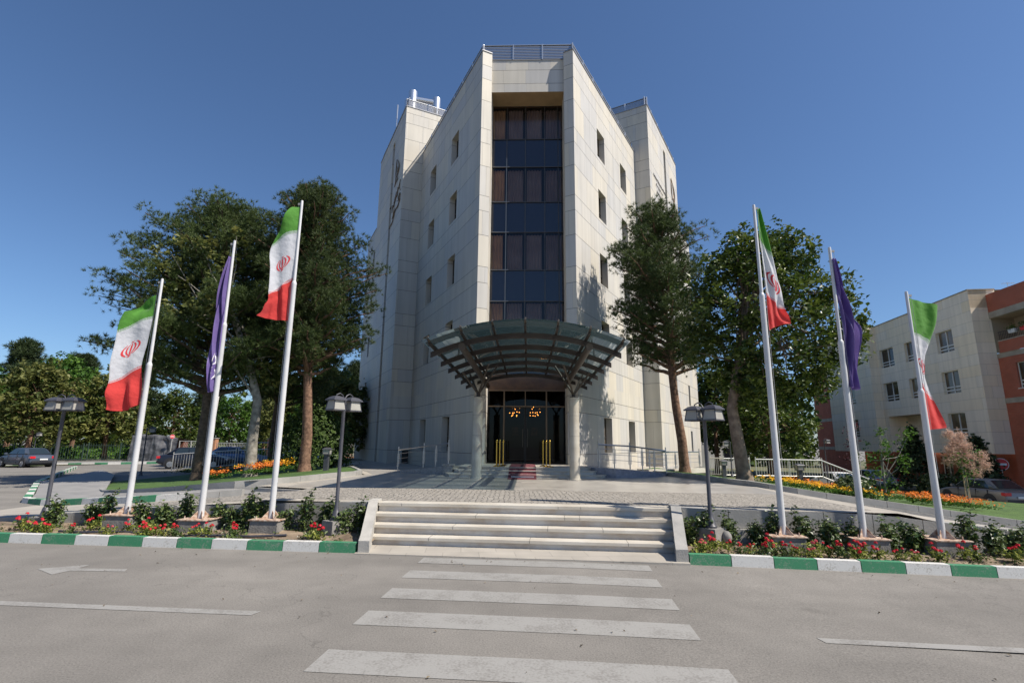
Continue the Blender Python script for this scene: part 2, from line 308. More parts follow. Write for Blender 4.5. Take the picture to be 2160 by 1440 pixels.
WALK=tile_mat("walkway_paving",(.23,.225,.215),(.26,.25,.24),.4,.4,.7,rot=.2)
GRAN=mat("granite",(.19,.185,.185),.35,c2=(.30,.295,.29),scale=14,detail=10)
BLOCK=mat("block_stone",(.24,.235,.22),.8,c2=(.33,.32,.30),scale=1.8,detail=10,bump=.25,bscale=30)
# ---------------------------------------------------------------- terrain: one sheet to the horizon
def axisvals(spec):
    out=[]
    for a,b,n in spec: out+=[a+(b-a)*i/n for i in range(n)]
    return out+[spec[-1][1]]
xs=axisvals([(-900,-120,8),(-120,-30,12),(-30,30,60),(30,120,12),(120,900,8)])
ys=axisvals([(-300,-10,8),(-10,40,50),(40,120,10),(120,1400,10)])
g=MB(); nx=len(xs)
for y in ys:
    for x in xs: g.v.append((x,y,gz(x,y)))
for j in range(len(ys)-1):
    for i in range(nx-1):
        a=j*nx+i; g.f.append((a,a+1,a+nx+1,a+nx)); g.m.append(0); g.uv.append([(0,0)]*4)
struct(g.build("road",ASPH,smooth=True))
# park ground beyond the far kerb on the left, soil under the trees at the back
def sheet(name,pts,zf,dz,m,n=24):
    """subdivided sheet over a convex quad of xy points"""
    a,b,c,d=[Vector((p[0],p[1],0)) for p in pts]
    mb=MB()
    def fn(u,v):
        q=(a*(1-u)+b*u)*(1-v)+(d*(1-u)+c*u)*v; return (q.x,q.y,zf(q.x,q.y)+dz)
    mb.grid(fn,n,n,0,uv=False); return mb.build(name,m,smooth=True)
struct(sheet("park_ground",[(-41,36),(-22,56),(-60,200),(-200,90)],gz,.05,PARKG,20))
struct(sheet("garden_ground",[(-21,33.8),(60,33.8),(90,140),(-60,140)],lambda x,y:gz(x,y)+.22*sm(y,33.8,36),.02,PARKG,20))
# road markings
def marking(name,pts,z=.004,m=ZEB):
    mb=MB(); mb.poly([ (p.x,p.y,gz(p.x,p.y)+z) for p in pts]); return struct(mb.build(name,m))
zb=MB()
for b0,b1,a0,a1 in ((3.45,3.9,-2.1,1.4),(4.38,4.84,-2.06,1.38),(5.48,5.93,-2.1,1.33),(6.40,6.83,-2.13,1.34),(7.35,7.77,-2.17,1.33),(8.24,8.62,-2.19,1.36)):
    for k in range(6):
        aa=a0+(a1-a0)*k/6; ab=a0+(a1-a0)*(k+1)/6
        zb.poly([tuple(S(a,b)+Vector((0,0,gz(*S(a,b).xy)+.004))) for a,b in ((aa,b0),(ab,b0),(ab,b1),(aa,b1))])
struct(zb.build("crosswalk_stripes",ZEB))
marking("lane_line",[S(-16,5.56),S(-3.27,5.62),S(-3.24,5.76),S(-16,5.70)])
marking("lane_line",[S(2.52,5.60),S(14,5.55),S(14,5.69),S(2.49,5.73)])
marking("arrow_marking",[S(-7.42, 7.15),S(-6.91, 6.88),S(-6.88, 7.11),S(-6.1, 7.17),S(-6.18, 7.31),S(-6.88, 7.25),S(-6.92, 7.48)])
# ---------------------------------------------------------------- light slab in front of the steps
mb=MB(); mb.prism([S(-3.40,8.72).xy,S(2.02,8.72).xy,S(2.02,9.6).xy,S(-3.45,9.6).xy],-.05,.016,0)
struct(mb.build("stair_landing",PAVE))
# ---------------------------------------------------------------- staircase
st=thing("staircase","wide light stone front steps with four risers and sloping side walls","stairs",S(-.735,9.47,0),-TH)
for k in range(4):
    z=.16*(k+1); y0=.30*k
    mb=MB(); mb.box(-2.86,2.86,y0+.03,y0+ (.34 if k<3 else .5),z-.16,z-.05,0)
    o=mb.build("riser",MARBR,st)
    mb=MB(); mb.box(-2.86,2.86,y0-.02,y0+(.31 if k<3 else .9),z-.05,z+(0 if k<3 else .003),0)
    for xx in ((-1.1+.37*k)%1.9-2.4,.2+.31*k,1.9-.4*k): mb.box(xx,xx+.006,y0-.022,y0+.3,z-.049,z+.002,1)
    o=mb.build("step",[MARB,JOINT],st)
for s,(t0,t1,f0,f1) in enumerate(((-3.07,-2.88,-2.63,-2.44),(2.83,3.02,2.56,2.75))):
    mb=MB()
    def sec(y,z,t): 
        a=f0+(t0-f0)*t; b=f1+(t1-f1)*t; return [(a,y,-.05),(b,y,-.05),(b,y,z),(a,y,z)]
    A=[sec(-.67,.2,0),sec(-.40,.24,.17),sec(.9,.69,1),sec(1.25,.69,1.1)]
    for p,q in zip(A,A[1:]):
        for i in range(4): j=(i+1)%4; mb.poly([p[i],p[j],q[j],q[i]])
    mb.poly(A[0][::-1]); mb.poly(A[-1])
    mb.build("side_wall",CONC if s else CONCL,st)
# ---------------------------------------------------------------- front kerbs, beds, retaining walls
def kerb_run(name,label,pts,h,wd,seg,mats,zf,phase=0,first=0,paint_len=None,cat="kerb",top_in=.02):
    """blocks along a polyline, alternating the materials"""
    mb=MB(); L=0; idx=first
    P=[Vector((p[0],p[1],0)) for p in pts]
    cum=[0]
    for a,b in zip(P,P[1:]): cum.append(cum[-1]+(b-a).length)
    def at(s):
        for i in range(len(P)-1):
            if s<=cum[i+1] or i==len(P)-2:
                t=(s-cum[i])/(cum[i+1]-cum[i]); return P[i].lerp(P[i+1],t),(P[i+1]-P[i]).normalized()
    s=0; rnd=random.Random(len(name)+int(abs(pts[0][0])*10))
    while s<cum[-1]-.05:
        e=min(s+seg,cum[-1]); k=max(1,int((e-s)/.35))
        for i in range(k):
            s0=s+(e-s)*i/k+(.006 if i==0 else 0); s1=s+(e-s)*(i+1)/k-(.006 if i==k-1 else 0)
            (p,d0),(q,d1)=at(s0+1e-4),at(s1-1e-4)
            n0=Vector((-d0.y,d0.x,0)); n1=Vector((-d1.y,d1.x,0)); j=rnd.uniform(-.006,.006)
            a,b,c,d=p,q,q+n1*wd,p+n0*wd
            z=lambda v:zf(v.x,v.y)
            mi=idx%2 if (paint_len is None or s<paint_len) else 2
            mb.hexa([(a.x,a.y,z(a)-.1),(b.x,b.y,z(b)-.1),(c.x,c.y,z(c)-.1),(d.x,d.y,z(d)-.1),
                     (a.x+n0.x*top_in,a.y+n0.y*top_in,z(a)+h+j),(b.x+n1.x*top_in,b.y+n1.y*top_in,z(b)+h+j),(c.x,c.y,z(c)+h+j),(d.x,d.y,z(d)+h+j)],mi)
        idx+=1; s=e
    return tag(mb.build(name,mats,smooth=False),label,cat)
kp=[S(-3.41,8.8).xy,S(-17,8.8).xy]
def mir(pts): return [tuple(p) for p in pts]
# left run built from the stairs outward; block normal must point away from the street, so list it right way round
kl=[S(-3.41-.64*22,8.8).xy,S(-3.41,8.8).xy]
kerb_run("painted_kerb","green and white painted kerb left of the front steps",kl,.155,.15,.64,[KW,KG],gz,first=0)
kr=[S(2.03,8.8).xy,S(2.03+.64*18,8.8).xy]
kerb_run("painted_kerb","green and white painted kerb right of the front steps",kr,.155,.15,.64,[KG,KW],gz,first=0)
rnd=random.Random(5)
from mathutils import noise as mn
def bed(name,a0,a1,b0,b1,zf,m=SOIL,amp=.05,nu=90,nv=12):
    mb=MB()
    def fn(u,v):
        a=a0+(a1-a0)*u; b=b0+(b1-b0)*v; p=S(a,b); e=min(1,min(v,1-v)*6)
        n=mn.noise(Vector((p.x*1.6,p.y*1.6,0)))*amp+mn.noise(Vector((p.x*7,p.y*7,3)))*amp*.35
        return (p.x,p.y,gz(p.x,p.y)+zf(a,b)+n*(.3+.7*e))
    mb.grid(fn,nu,nv,0,uv=False); return mb.build(name,m,smooth=True)
soilz=lambda a,b:.075+.035*sm(b,9,9.8)
struct(bed("flower_bed_soil",-17,-3.3,8.94,10.6,soilz))
struct(bed("flower_bed_soil",2.05,15,8.94,10.6,soilz))
def soil_at(a,b): 
    p=S(a,b); return gz(p.x,p.y)+soilz(a,b)
# retaining walls of stone blocks at the back of the beds
def wall_run(name,label,a0,a1,zt,cuts,blk):
    t=thing(name,label,"retaining wall",S((a0+a1)/2,10.37,0),-TH); am=(a0+a1)/2
    for k,(zlo,zhi,off) in enumerate(cuts):
        mb=MB(); n=int((a1-a0)/blk)+1
        for i in range(n):
            x0=a0+i*blk+(.0 if k%2==0 else -blk*.45); x1=min(x0+blk-.012,a1); x0=max(x0,a0)
            if x1-x0<.05: continue
            za0,za1=zt(x0),zt(x1)
            l0=zlo if zlo is not None else -9; 
            def zz(z,za): return za+z
            lo0=zz(zlo,za0); lo1=zz(zlo,za1)
            mb.hexa([(x0-am,off,lo0),(x1-am,off,lo1),(x1-am,.3,lo1),(x0-am,.3,lo0),(x0-am,off,zz(zhi,za0)),(x1-am,off,zz(zhi,za1)),(x1-am,.3,zz(zhi,za1)),(x0-am,.3,zz(zhi,za0))],0)
        mb.build("course",BLOCK,t)
    return t
topR=lambda a:interp(a,[(2,.66),(5.5,.63),(8,.40),(10,.22),(15,-.1)])
topL=lambda a:interp(a,[(-14,.12),(-11.5,.18),(-9,.42),(-7.4,.5),(-5,.62),(-3.6,.66)])
wall_run("retaining_wall","grey stone block wall in two courses behind the right flower bed",2.3,15,topR,[(-.33,0,0),(-.72,-.338,-.07)],.85)
wall_run("retaining_wall","grey stone block wall behind the left flower bed",-14,-3.8,topL,[(-.36,0,0),(-.72,-.366,-.05)],.95)
# ---------------------------------------------------------------- deck: plaza and the two driveways falling to the street
def Yf(x): return (10.37+.02+x*sT)/cT if False else (10.39-(-x)*0 )
def frontY(x):  # y of the line b=10.38 at world x
    return (10.38-x*sT)/cT
KL=[(-29,35),(-19.4,21.6),(-15.2,16.7),(-13.2,15.0),(-11.4,14.45),(-9.5,13.3),(-7.6,13.15),(-6.6,13.35),(-5.2,13.6)]
KRt=[(6.0,21.8),(6.5,19.9),(6.9,17.2),(7.3,15.6),(7.9,15.05),(9.6,14.4),(13,13),(17,11.4)]
def farY(x):
    if x<-5.2: return interp(x,[(-20,21.6),(-15.2,16.7),(-13.2,15.0),(-11.4,14.45),(-9.5,13.3),(-7.7,13.2),(-7.2,14.4),(-5.2,14.4)])
    return interp(x,[(7.3,15.6),(7.9,15.2),(13.9,14.0),(18,13.2)])
def strip(name,x0,x1,n,yf,yb,m,dz=0,nv=8,zf=None):
    mb=MB()
    def fn(u,v):
        x=x0+(x1-x0)*u; y=yf(x)+(yb(x)-yf(x))*v; return (x,y,(zf or (lambda x,y:deckz(x)))(x,y)+dz)
    mb.grid(fn,n,nv,0,uv=False); return struct(mb.build(name,m,smooth=True))
strip("driveway",-14,-5.2,30,frontY,lambda x:farY(x)+.1,PAVE,dz=.002)
def deckR(x,y):
    f=frontY(x)+.3; t=max(0,min(1,(y-f)/(farY(x)-f))); a=x*cT-y*sT; k=sm(x,6.9,8.2); q=min(.64,topR(a)-.012)*(1-t)+deckz(x)*t; return deckz(x)*(1-k)+q*k
strip("driveway",7.3,17,40,frontY,lambda x:farY(x)+.15,PAVE,dz=.002,zf=deckR)
# plaza: cobbled strip in front, polished paving behind
mb=MB(); mb.poly([(x,frontY(x),.642) for x in (-5.2,7.3)]+[(7.3,15.65,.642),(6.95,17.2,.642),(6.6,19.9,.642),(6.1,22,.642),(9,31,.642),(14,42,.642),(-14,42,.642),(-9,27,.642),(-5.5,20,.642),(-5.9,18.2,.642),(-6.4,15.8,.642),(-6.9,14.4,.642),(-5.2,13.7,.642)])
struct(mb.build("plaza",PAVE))
mb=MB(); mb.poly([(x,y,.647) for x,y in ((-6.0,14.25),(6.9,13.3),(7.15,15.8),(6.7,17.2),(6.4,19.9),(5.9,22),(7,27),(-8,27),(-5.2,20),(-5.6,18.2),(-6.0,15.8))])
struct(mb.build("polished_floor",POL))
mb=MB(); mb.poly([(x,y,.646) for x,y in ((-5.2,frontY(-5.2)+.42),(6.9,frontY(6.9)+.42),(6.9,13.3),(-5.2,14.19))]); struct(mb.build("cobbled_strip",COBB))
for x0,x1 in ((-9,-5.21),):
    strip("cobbled_strip",x0,x1,12,lambda x:frontY(x)+.6,lambda x:min(farY(x)-.25,frontY(x)+3.0),COBB,dz=.006,zf=(deckR if x0>0 else None))
# skirt under the plaza, so that its sides are solid
mb=MB(); mb.prism([(-5.2,frontY(-5.2)+.25),(6.2,frontY(6.2)+.25),(7.3,15.6),(6.1,22),(14,42),(-14,42),(-9,27),(-5.5,20),(-6.4,15.8),(-6.9,14.3),(-5.2,13.6)],-.9,.60,0)
struct(mb.build("plaza_base",CONC))
# far kerbs of the driveways
lp=lambda x,y:deckz(x)
kerb_run("painted_kerb","kerb round the left road corner, painted green and white and then plain grey",[(-29,35),(-24,28),(-19.4,21.6),(-15.2,16.7),(-14.3,15.6),(-13.2,15.0),(-11.4,14.45),(-9.5,13.3),(-7.6,13.15),(-6.7,13.28)],.16,.2,.8,[KW,KG,BLOCK],lambda x,y:deckz(x) if x>-15 else gz(x,y),paint_len=30.5,first=0)
def lz_r(x,y): return interp(x,[(6,.80),(7.2,.80),(8.85,.56),(9.9,.435),(11.1,.28),(14,-.09),(18,-.45),(24,-.72),(32,-1.0)])
def lz_l(x,y): return interp(x,[(-22,-.12),(-14,.16),(-12,.3),(-10,.5),(-7,.8)])
def block_run(name,label,pts,zt,hs,wd,blk,cat="kerb"):
    """low wall of stone blocks whose top follows zt(x,y); hs = courses (top offset, bottom offset, set forward)"""
    t=thing(name,label,cat,(*pts[len(pts)//2],0))
    P=[Vector((p[0],p[1],0)) for p in pts]; c0=Vector((*pts[len(pts)//2],0)); cum=[0]
    for a,b in zip(P,P[1:]): cum.append(cum[-1]+(b-a).length)
    def at(s):
        for i in range(len(P)-1):
            if s<=cum[i+1]+1e-6 or i==len(P)-2:
                return P[i].lerp(P[i+1],(s-cum[i])/(cum[i+1]-cum[i])),(P[i+1]-P[i]).normalized()
    for k,(zt1,zb1,fw) in enumerate(hs):
        mb=MB(); s=0 
        while s<cum[-1]-.05:
            e=min(s+blk*(1 if s>0 or k%2==0 else .5),cum[-1])
            (p,d0),(q,d1)=at(s+.006),at(e-.006); n0=Vector((-d0.y,d0.x,0)); n1=Vector((-d1.y,d1.x,0))
            a,b,c,d=p-n0*fw,q-n1*fw,q+n1*wd,p+n0*wd; za,zb_=zt(p.x,p.y),zt(q.x,q.y)
            mb.hexa([tuple(Vector((v.x,v.y,z))-c0) for v,z in ((a,za+zb1),(b,zb_+zb1),(c,zb_+zb1),(d,za+zb1),(a,za+zt1),(b,zb_+zt1),(c,zb_+zt1),(d,za+zt1))],0); s=e
        mb.build("course",BLOCK,t)
    return t
block_run("stone_kerb","two-course grey stone kerb between the right driveway and the lawn",[(5.6,23.4),(6.0,21.8),(6.5,19.9),(6.9,17.2),(7.3,15.6),(7.9,15.2),(13.9,14.0),(18,13.2)],lambda x,y:lz_r(x,y),[(0,-.165,0),(-.172,-.9,.13)],.16,.75)
block_run("stone_kerb","grey stone kerb round the left lawn beside the plaza",[(-20,26.5),(-13.8,17.8),(-10.2,15.6),(-8.6,14.95),(-7.2,14.6),(-6.7,14.9),(-6.35,16),(-5.95,18.2),(-5.55,19.4),(-5.7,20.3),(-7.9,25.6),(-8.6,31)],lambda x,y:lz_l(x,y),[(0,-.5,0)],.14,1.1)
# lawns
mb=MB()
def fan(pts,zf,c,n=10):
    """sheet over a polygon as rings towards its centre"""
    m=MB(); k=len(pts); dens=[]
    for i in range(k):
        a=Vector(pts[i]); b=Vector(pts[(i+1)%k]); q=max(1,int((b-a).length/1.2)); dens+=[a.lerp(b,j/q) for j in range(q)]
    k=len(dens); C0=Vector(c)
    for r in range(n):
        for p in dens: q=p.lerp(C0,r/n); m.v.append((q.x,q.y,zf(q.x,q.y)))
    m.v.append((c[0],c[1],zf(*c)))
    for r in range(n-1):
        for i in range(k):
            j=(i+1)%k; m.f.append((r*k+i,r*k+j,(r+1)*k+j,(r+1)*k+i)); m.m.append(0); m.uv.append([(0,0)]*4)
    for i in range(k): m.f.append(((n-1)*k+i,(n-1)*k+(i+1)%k,n*k)); m.m.append(0); m.uv.append([(0,0)]*3)
    return m
LL=[(-19.9,26.7),(-13.75,17.95),(-10.2,15.72),(-8.6,15.08),(-7.25,14.72),(-6.8,15),(-6.47,16),(-6.07,18.2),(-5.7,19.4),(-5.85,20.3),(-8,25.6),(-8.7,31),(-9,33),(-21,33.5)]
o=fan(LL,lambda x,y:lz_l(x,y)-.03,(-12,24)).build("lawn_ground",LAWN,smooth=True); struct(o)
LR=[(7.4,15.75),(7.95,15.35),(13.9,14.15),(18,13.35),(30,12.5),(30,22),(24,27.5),(18.6,30.6),(14,31),(9,31),(7.6,27),(5.75,23.4),(6.15,21.8),(6.62,19.9),(7.0,17.2)]
o=fan(LR,lambda x,y:lz_r(x,y)-.03,(13,22)).build("lawn_ground",LAWN,smooth=True); struct(o)
# walkway between the left driveway kerb and the lawn, and its ramp to the road corner
mb=MB()
WK=[(-19.4,21.9),(-15.1,16.95),(-14.2,15.85),(-13.1,15.22),(-11.3,14.7),(-9.4,13.5),(-7.6,13.36),(-6.5,13.5),(-6.4,14.3),(-6.9,14.5),(-8.6,14.93),(-10.2,15.58),(-13.85,17.8),(-19.9,26.6),(-24,31)]
o=fan(WK,lambda x,y:(deckz(x) if x>-15 else gz(x,y))+.14*(1-sm(x,-7.8,-6.6)),(-12.2,15.9),8).build("walkway",WALK,smooth=True); struct(o)
# ================================================================= main office building
AZ=rad(1.86); axv=Vector((math.sin(AZ),math.cos(AZ),0)); prv=Vector((math.cos(AZ),-math.sin(AZ),0))
BO=axv*22-prv*.08
def BW(x,y,z=0): return BO+prv*x+axv*y+Vector((0,0,z))
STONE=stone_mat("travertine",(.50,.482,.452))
STONEP=stone_mat("travertine_soffit",(.42,.31,.20),var=.05)
GLASSD=mat("dark_glass",(.015,.017,.022),.06,spec=.8)
GLASSW=mat("window_glass",(.03,.028,.026),.08,spec=.7,c2=(.10,.08,.06),scale=.9)
def vary(m,lo=.4,hi=2.2):
    nt=m.node_tree; b=nt.nodes["Principled BSDF"]; l=b.inputs["Base Color"].links[0]; src=l.from_socket; oi=N(nt,"ShaderNodeObjectInfo"); mu=N(nt,"ShaderNodeVectorMath",operation='SCALE')
    nt.links.new(src,mu.inputs[0]); nt.links.new(math_(nt,'MULTIPLY_ADD',oi.outputs["Random"],hi-lo,lo),mu.inputs["Scale"]); nt.links.new(mu.outputs[0],b.inputs["Base Color"])
vary(GLASSW)
FRAMEM=mat("bronze_frame",(.10,.085,.07),.4,metal=.6)
ALU=mat("aluminium",(.55,.56,.57),.38,metal=.8)
LOUV=mat("louvre_metal",(.26,.265,.28),.45,metal=.5)
ROOF=mat("roof_felt",(.2,.2,.2),.9)
BRZ=mat("bronze_lettering",(.16,.10,.05),.45,metal=.7)
b=rad(27.92); LD=Vector((-math.sin(b),math.cos(b))); RD=Vector((math.sin(b),math.cos(b)))
LPd=Vector((math.cos(b),math.sin(b))); RPd=Vector((-math.cos(b),math.sin(b)))
office=thing("office_building","tall cream stone office block with a dark glazed slot above its canopy","building",BO,-AZ)
def wall(mb,P,d,s0,s1,z0,z1,holes=(),nrm=None,depth=.4,m=0,uoff=0.0,back=True):
    """wall panel in the plane through P along d, with real openings and reveals. nrm: outward normal (2D)"""
    P=Vector(P); d=Vector(d); nrm=Vector(nrm)
    pt=lambda s,z,k=0: (P.x+d.x*s-nrm.x*k,P.y+d.y*s-nrm.y*k,z)
    flip=(Vector((d.x,d.y,0)).cross(Vector((0,0,1)))).dot(Vector((nrm.x,nrm.y,0)))<0
    def quad(pts,uvs):
        if flip: pts=pts[::-1]; uvs=uvs[::-1]
        mb.poly(pts,m,uvs)
    S_=sorted({s0,s1}|{h[0] for h in holes}|{h[1] for h in holes}); Z_=sorted({z0,z1}|{h[2] for h in holes}|{h[3] for h in holes})
    for a,c in zip(S_,S_[1:]):
        for e,f in zip(Z_,Z_[1:]):
            if any(h[0]-1e-6<=a and c<=h[1]+1e-6 and h[2]-1e-6<=e and f<=h[3]+1e-6 for h in holes): continue
            quad([pt(a,e),pt(c,e),pt(c,f),pt(a,f)],[(a+uoff,e),(c+uoff,e),(c+uoff,f),(a+uoff,f)])
    for h in holes:
        dp=h[4] if len(h)>4 else depth; a,c,e,f=h[:4]
        for (q1,q2) in (((a,e),(a,f)),((c,f),(c,e)),((c,e),(a,e)),((a,f),(c,f))):
            pts=[pt(*q1),pt(*q2),pt(*q2,dp),pt(*q1,dp)]
            mb.poly(pts,m,[(q1[0]+uoff,q1[1]),(q2[0]+uoff,q2[1]),(q2[0]+uoff+dp*.3,q2[1]),(q1[0]+uoff+dp*.3,q1[1])])
def pane(P,d,nrm,h,dp,parent,name="window",glass=None,frame=None,fr=.05):
    P=Vector(P); d=Vector(d); nrm=Vector(nrm); a,c,e,f=h[:4]
    pt=lambda s,z,k: Vector((P.x+d.x*s-nrm.x*k,P.y+d.y*s-nrm.y*k,z))
    mb=MB(); k=dp-.06
    mb.poly([pt(a,e,k),pt(c,e,k),pt(c,f,k),pt(a,f,k)],0)
    for p,q in (((a,e),(c,e)),((a,f),(c,f)),((a,e),(a,f)),((c,e),(c,f)),((a,(e+f)/2-.1),(c,(e+f)/2-.1))):
        mb.bar(pt(*p,k-.02),pt(*q,k-.02),fr,fr,1,up=Vector((nrm.x,nrm.y,0)))
    return mb.build(name,[glass or GLASSW,frame or FRAMEM],parent)
E1=Vector((-2.22,0)); E4=Vector((2.22,0)); LEN=10.3
E2=E1+LPd*.5; E3=E4+RPd*.5
I8=E1+LD*LEN; I6=E4+RD*LEN
K8=I8-LPd*1.27; K6=I6-RPd*.98
nL=-LPd; nR=-RPd              # outward normals of the long side walls
ZM=20.93; ZT=24.1; ZG=.3
levels=[(16.87,18.5),(13.35,14.97),(9.8,11.42),(6.22,7.9),(1.46,3.12)]
mb=MB(); pans=[]
hs=[(s,s+1.15,z0,z1) for z0,z1 in levels for s in (3.18,7.1)]
wall(mb,E1,LD,0,LEN,ZG,ZM,hs,nL,.42,uoff=3); wall(mb,E4,RD,0,LEN,ZG,ZM,hs,nR,.42,uoff=20)
for P,d,n in ((E1,LD,nL),(E4,RD,nR)):
    for h in hs: pans.append((P,d,n,h,.42))
# pillar faces and the side walls of the slot
wall(mb,E1,LPd,0,.5,ZG,ZM,(),-LD,uoff=40.2,); wall(mb,E4,RPd,0,.5,ZG,ZM,(),-RD,uoff=50.1)
YG=1.6
for s,E in ((-1,E2),(1,E3)):
    wall(mb,E,(0,1),0,YG-E.y,ZG,ZM,(),(-s,0),uoff=60)
    # wider lower portal side
# tower front faces and outer walls
wall(mb,I8,-LPd,0,1.27,ZG,ZT,(),-LD,uoff=70); wall(mb,I6,-RPd,0,.98,ZG,ZT,(),-RD,uoff=80)
wall(mb,I8,LPd,0,3.4,ZM-.1,ZT,(),-LD,uoff=70.5); wall(mb,I6,RPd,0,3.4,ZM-.1,ZT,(),-RD,uoff=80.5)
def outer(K,d,n,g0,g1,s1,s2,uo):
    sl=[(s1+.05,s1+.65,z,z+1.5,.35) for z in (1.4,4.75,8.2,11.62,15.1)]
    wall(mb,K,d,0,s1-.001,ZG,ZT,[(g0,g1,ZG,ZT-.9,.55)],n,uoff=uo)
    wall(mb,K,d,s1-.001,s2,ZG,18.45,sl,n,uoff=uo)
    for h in sl: pans.append((K,d,n,h,.35))
    P=K+d*g0-n*.55; Q=K+d*g1-n*.55
    wall(mb,P,d,0,g1-g0,ZG,ZT,(),n,uoff=uo+5)          # back of the groove
outer(K8,LD,nL,2.98,3.62,8.05,11.45,90); outer(K6,RD,nR,4.32,4.92,8.6,12.4,110)
# hidden backs, so that the block is solid
B1=K8+LD*11.45; B2=K6+RD*12.4
back=[(B1,LPd,5,18.45),(B2,RPd,5,18.45)]
wall(mb,B1,(B2-B1).normalized(),0,(B2-B1).length,ZG,18.45,(),(0,1))
T1=K8+LD*8.05; T2=K6+RD*8.6
for T,dd,n_,Kk,LPx in ((T1,LPd,LD,K8,LPd),(T2,RPd,RD,K6,RPd)):
    wall(mb,T,dd,0,4.6,18.3,ZT,(),n_)
    wall(mb,Kk+dd*4.6,n_,0,(T-Kk).length,20,ZT,(),dd)
wall(mb,(-9,14),(1,0),0,18,18.3,ZM,(),(0,1))
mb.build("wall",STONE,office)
for P,d,n,h,dp in pans: pane(P,d,n,h,dp,office)
# roofs
mb=MB(); c=lambda v,z:(v.x,v.y,z)
mb.poly([c(E1,ZM-.25),c(E2,ZM-.25),(-1.9,YG+.2,ZM-.25),(1.9,YG+.2,ZM-.25),c(E3,ZM-.25),c(E4,ZM-.25),c(I6,ZM-.25),(9,14,ZM-.25),(-9,14,ZM-.25),c(I8,ZM-.25)])
for K,dd,n_,L_,W in ((K8,LPd,LD,8.05,4.6),(K6,RPd,RD,8.6,4.6)):
    q=[K,K+dd*W,K+dd*W+n_*L_,K+n_*L_]; mb.poly([c(v,ZT-.2) for v in q])
mb.poly([c(K8,18.2),c(B1,18.2),c(B2,18.2),c(K6,18.2),c(I6,18.2),(0,12,18.2),c(I8,18.2)])
mb.build("roof",ROOF,office)
# slot: fascia, soffit
mb=MB(); YF=.45
wall(mb,(-1.86,YF),(1,0),0,3.72,18.93,20.72,(),(0,-1),uoff=130)
mb.poly([(-1.86,YF,20.72),(1.86,YF,20.72),(1.86,YG,20.72),(-1.86,YG,20.72)],0)
mb.build("fascia",STONE,office)
mb=MB(); mb.poly([(-1.86,YG+.1,18.93),(1.86,YG+.1,18.93),(1.86,YF,18.93),(-1.86,YF,18.93)],0); mb.build("soffit",mat("soffit_panel",(.36,.24,.12),.6,c2=(.30,.20,.10),scale=2),office)
# coping stones
mb=MB()
CPM=mat("coping_metal",(.26,.26,.27),.5,metal=.3)
def coping(P,d,n,s0,s1,z,w=.34,h=.05):
    mb=MB()
    a=Vector(P)+Vector(d)*s0; e=Vector(P)+Vector(d)*s1; n=Vector(n)
    o=n*.035; i=-n*(w-.035)
    mb.hexa([(a.x+i.x,a.y+i.y,z),(e.x+i.x,e.y+i.y,z),(e.x+o.x,e.y+o.y,z),(a.x+o.x,a.y+o.y,z),(a.x+i.x,a.y+i.y,z+h),(e.x+i.x,e.y+i.y,z+h),(e.x+o.x,e.y+o.y,z+h),(a.x+o.x,a.y+o.y,z+h)]); mb.build("coping",CPM,office)
coping(E1,LD,nL,.0,LEN,ZM); coping(E4,RD,nR,.0,LEN,ZM); coping(E1,LPd,-LD,.0,.5,ZM+.004); coping(E4,RPd,-RD,.0,.5,ZM+.004)
coping((-1.86,YF),(1,0),(0,-1),0,3.72,20.72)
coping(K8,LD,nL,0,8.05,ZT); coping(K6,RD,nR,0,8.6,ZT); coping(K8,LPd,-LD,0,4.6,ZT+.004); coping(K6,RPd,-RD,0,4.6,ZT+.004)
coping(K8,LD,nL,8.05,11.45,18.45); coping(K6,RD,nR,8.6,12.4,18.45)
# roof louvre screens
def louvre(P,d,n,s0,s1,z,h,inset=.16,npost=4,nb=9):
    P=Vector(P)-Vector(n)*inset; d=Vector(d); n=Vector(n)
    mb=MB(); pt=lambda s,zz:Vector((P.x+d.x*s,P.y+d.y*s,zz))
    for i in range(nb):
        zz=z+.03+(h-.05)*(i+.5)/nb; q=Vector((n.x,n.y,0))
        a=pt(s0,zz); e=pt(s1,zz); t=.018; dz=h/nb*.56
        mb.hexa([a+q*.02+Vector((0,0,-dz)),e+q*.02+Vector((0,0,-dz)),e-q*.03+Vector((0,0,dz-t)),a-q*.03+Vector((0,0,dz-t)),
                 a+q*.02+Vector((0,0,-dz+t)),e+q*.02+Vector((0,0,-dz+t)),e-q*.03+Vector((0,0,dz)),a-q*.03+Vector((0,0,dz))],0)
    for i in range(npost+1):
        s=s0+(s1-s0)*i/npost; mb.bar(pt(s,z)+Vector((n.x,n.y,0))*.03,pt(s,z+h+.02)+Vector((n.x,n.y,0))*.03,.05,.05,1)
    mb.bar(pt(s0,z+h),pt(s1,z+h),.06,.03,1)
    mb.build("roof_screen",[LOUV,ALU],office)
louvre((-2.2,.45),(1,0),(0,-1),0.0,4.4,ZM-.2,.86,inset=0,npost=3)
louvre(E1,LD,nL,0.3,LEN,ZM+.04,.60,npost=7,nb=7); louvre(E4,RD,nR,0.3,LEN,ZM+.04,.60,npost=7,nb=7)
louvre(K8,LPd,-LD,0,4.5,ZT+.04,.62,npost=3,nb=8); louvre(K6,RPd,-RD,0,4.5,ZT+.04,.62,npost=3,nb=8)
louvre(K8,LD,nL,0,8,ZT+.04,.62,npost=5,nb=8); louvre(K6,RD,nR,0,8.5,ZT+.04,.62,npost=5,nb=8)
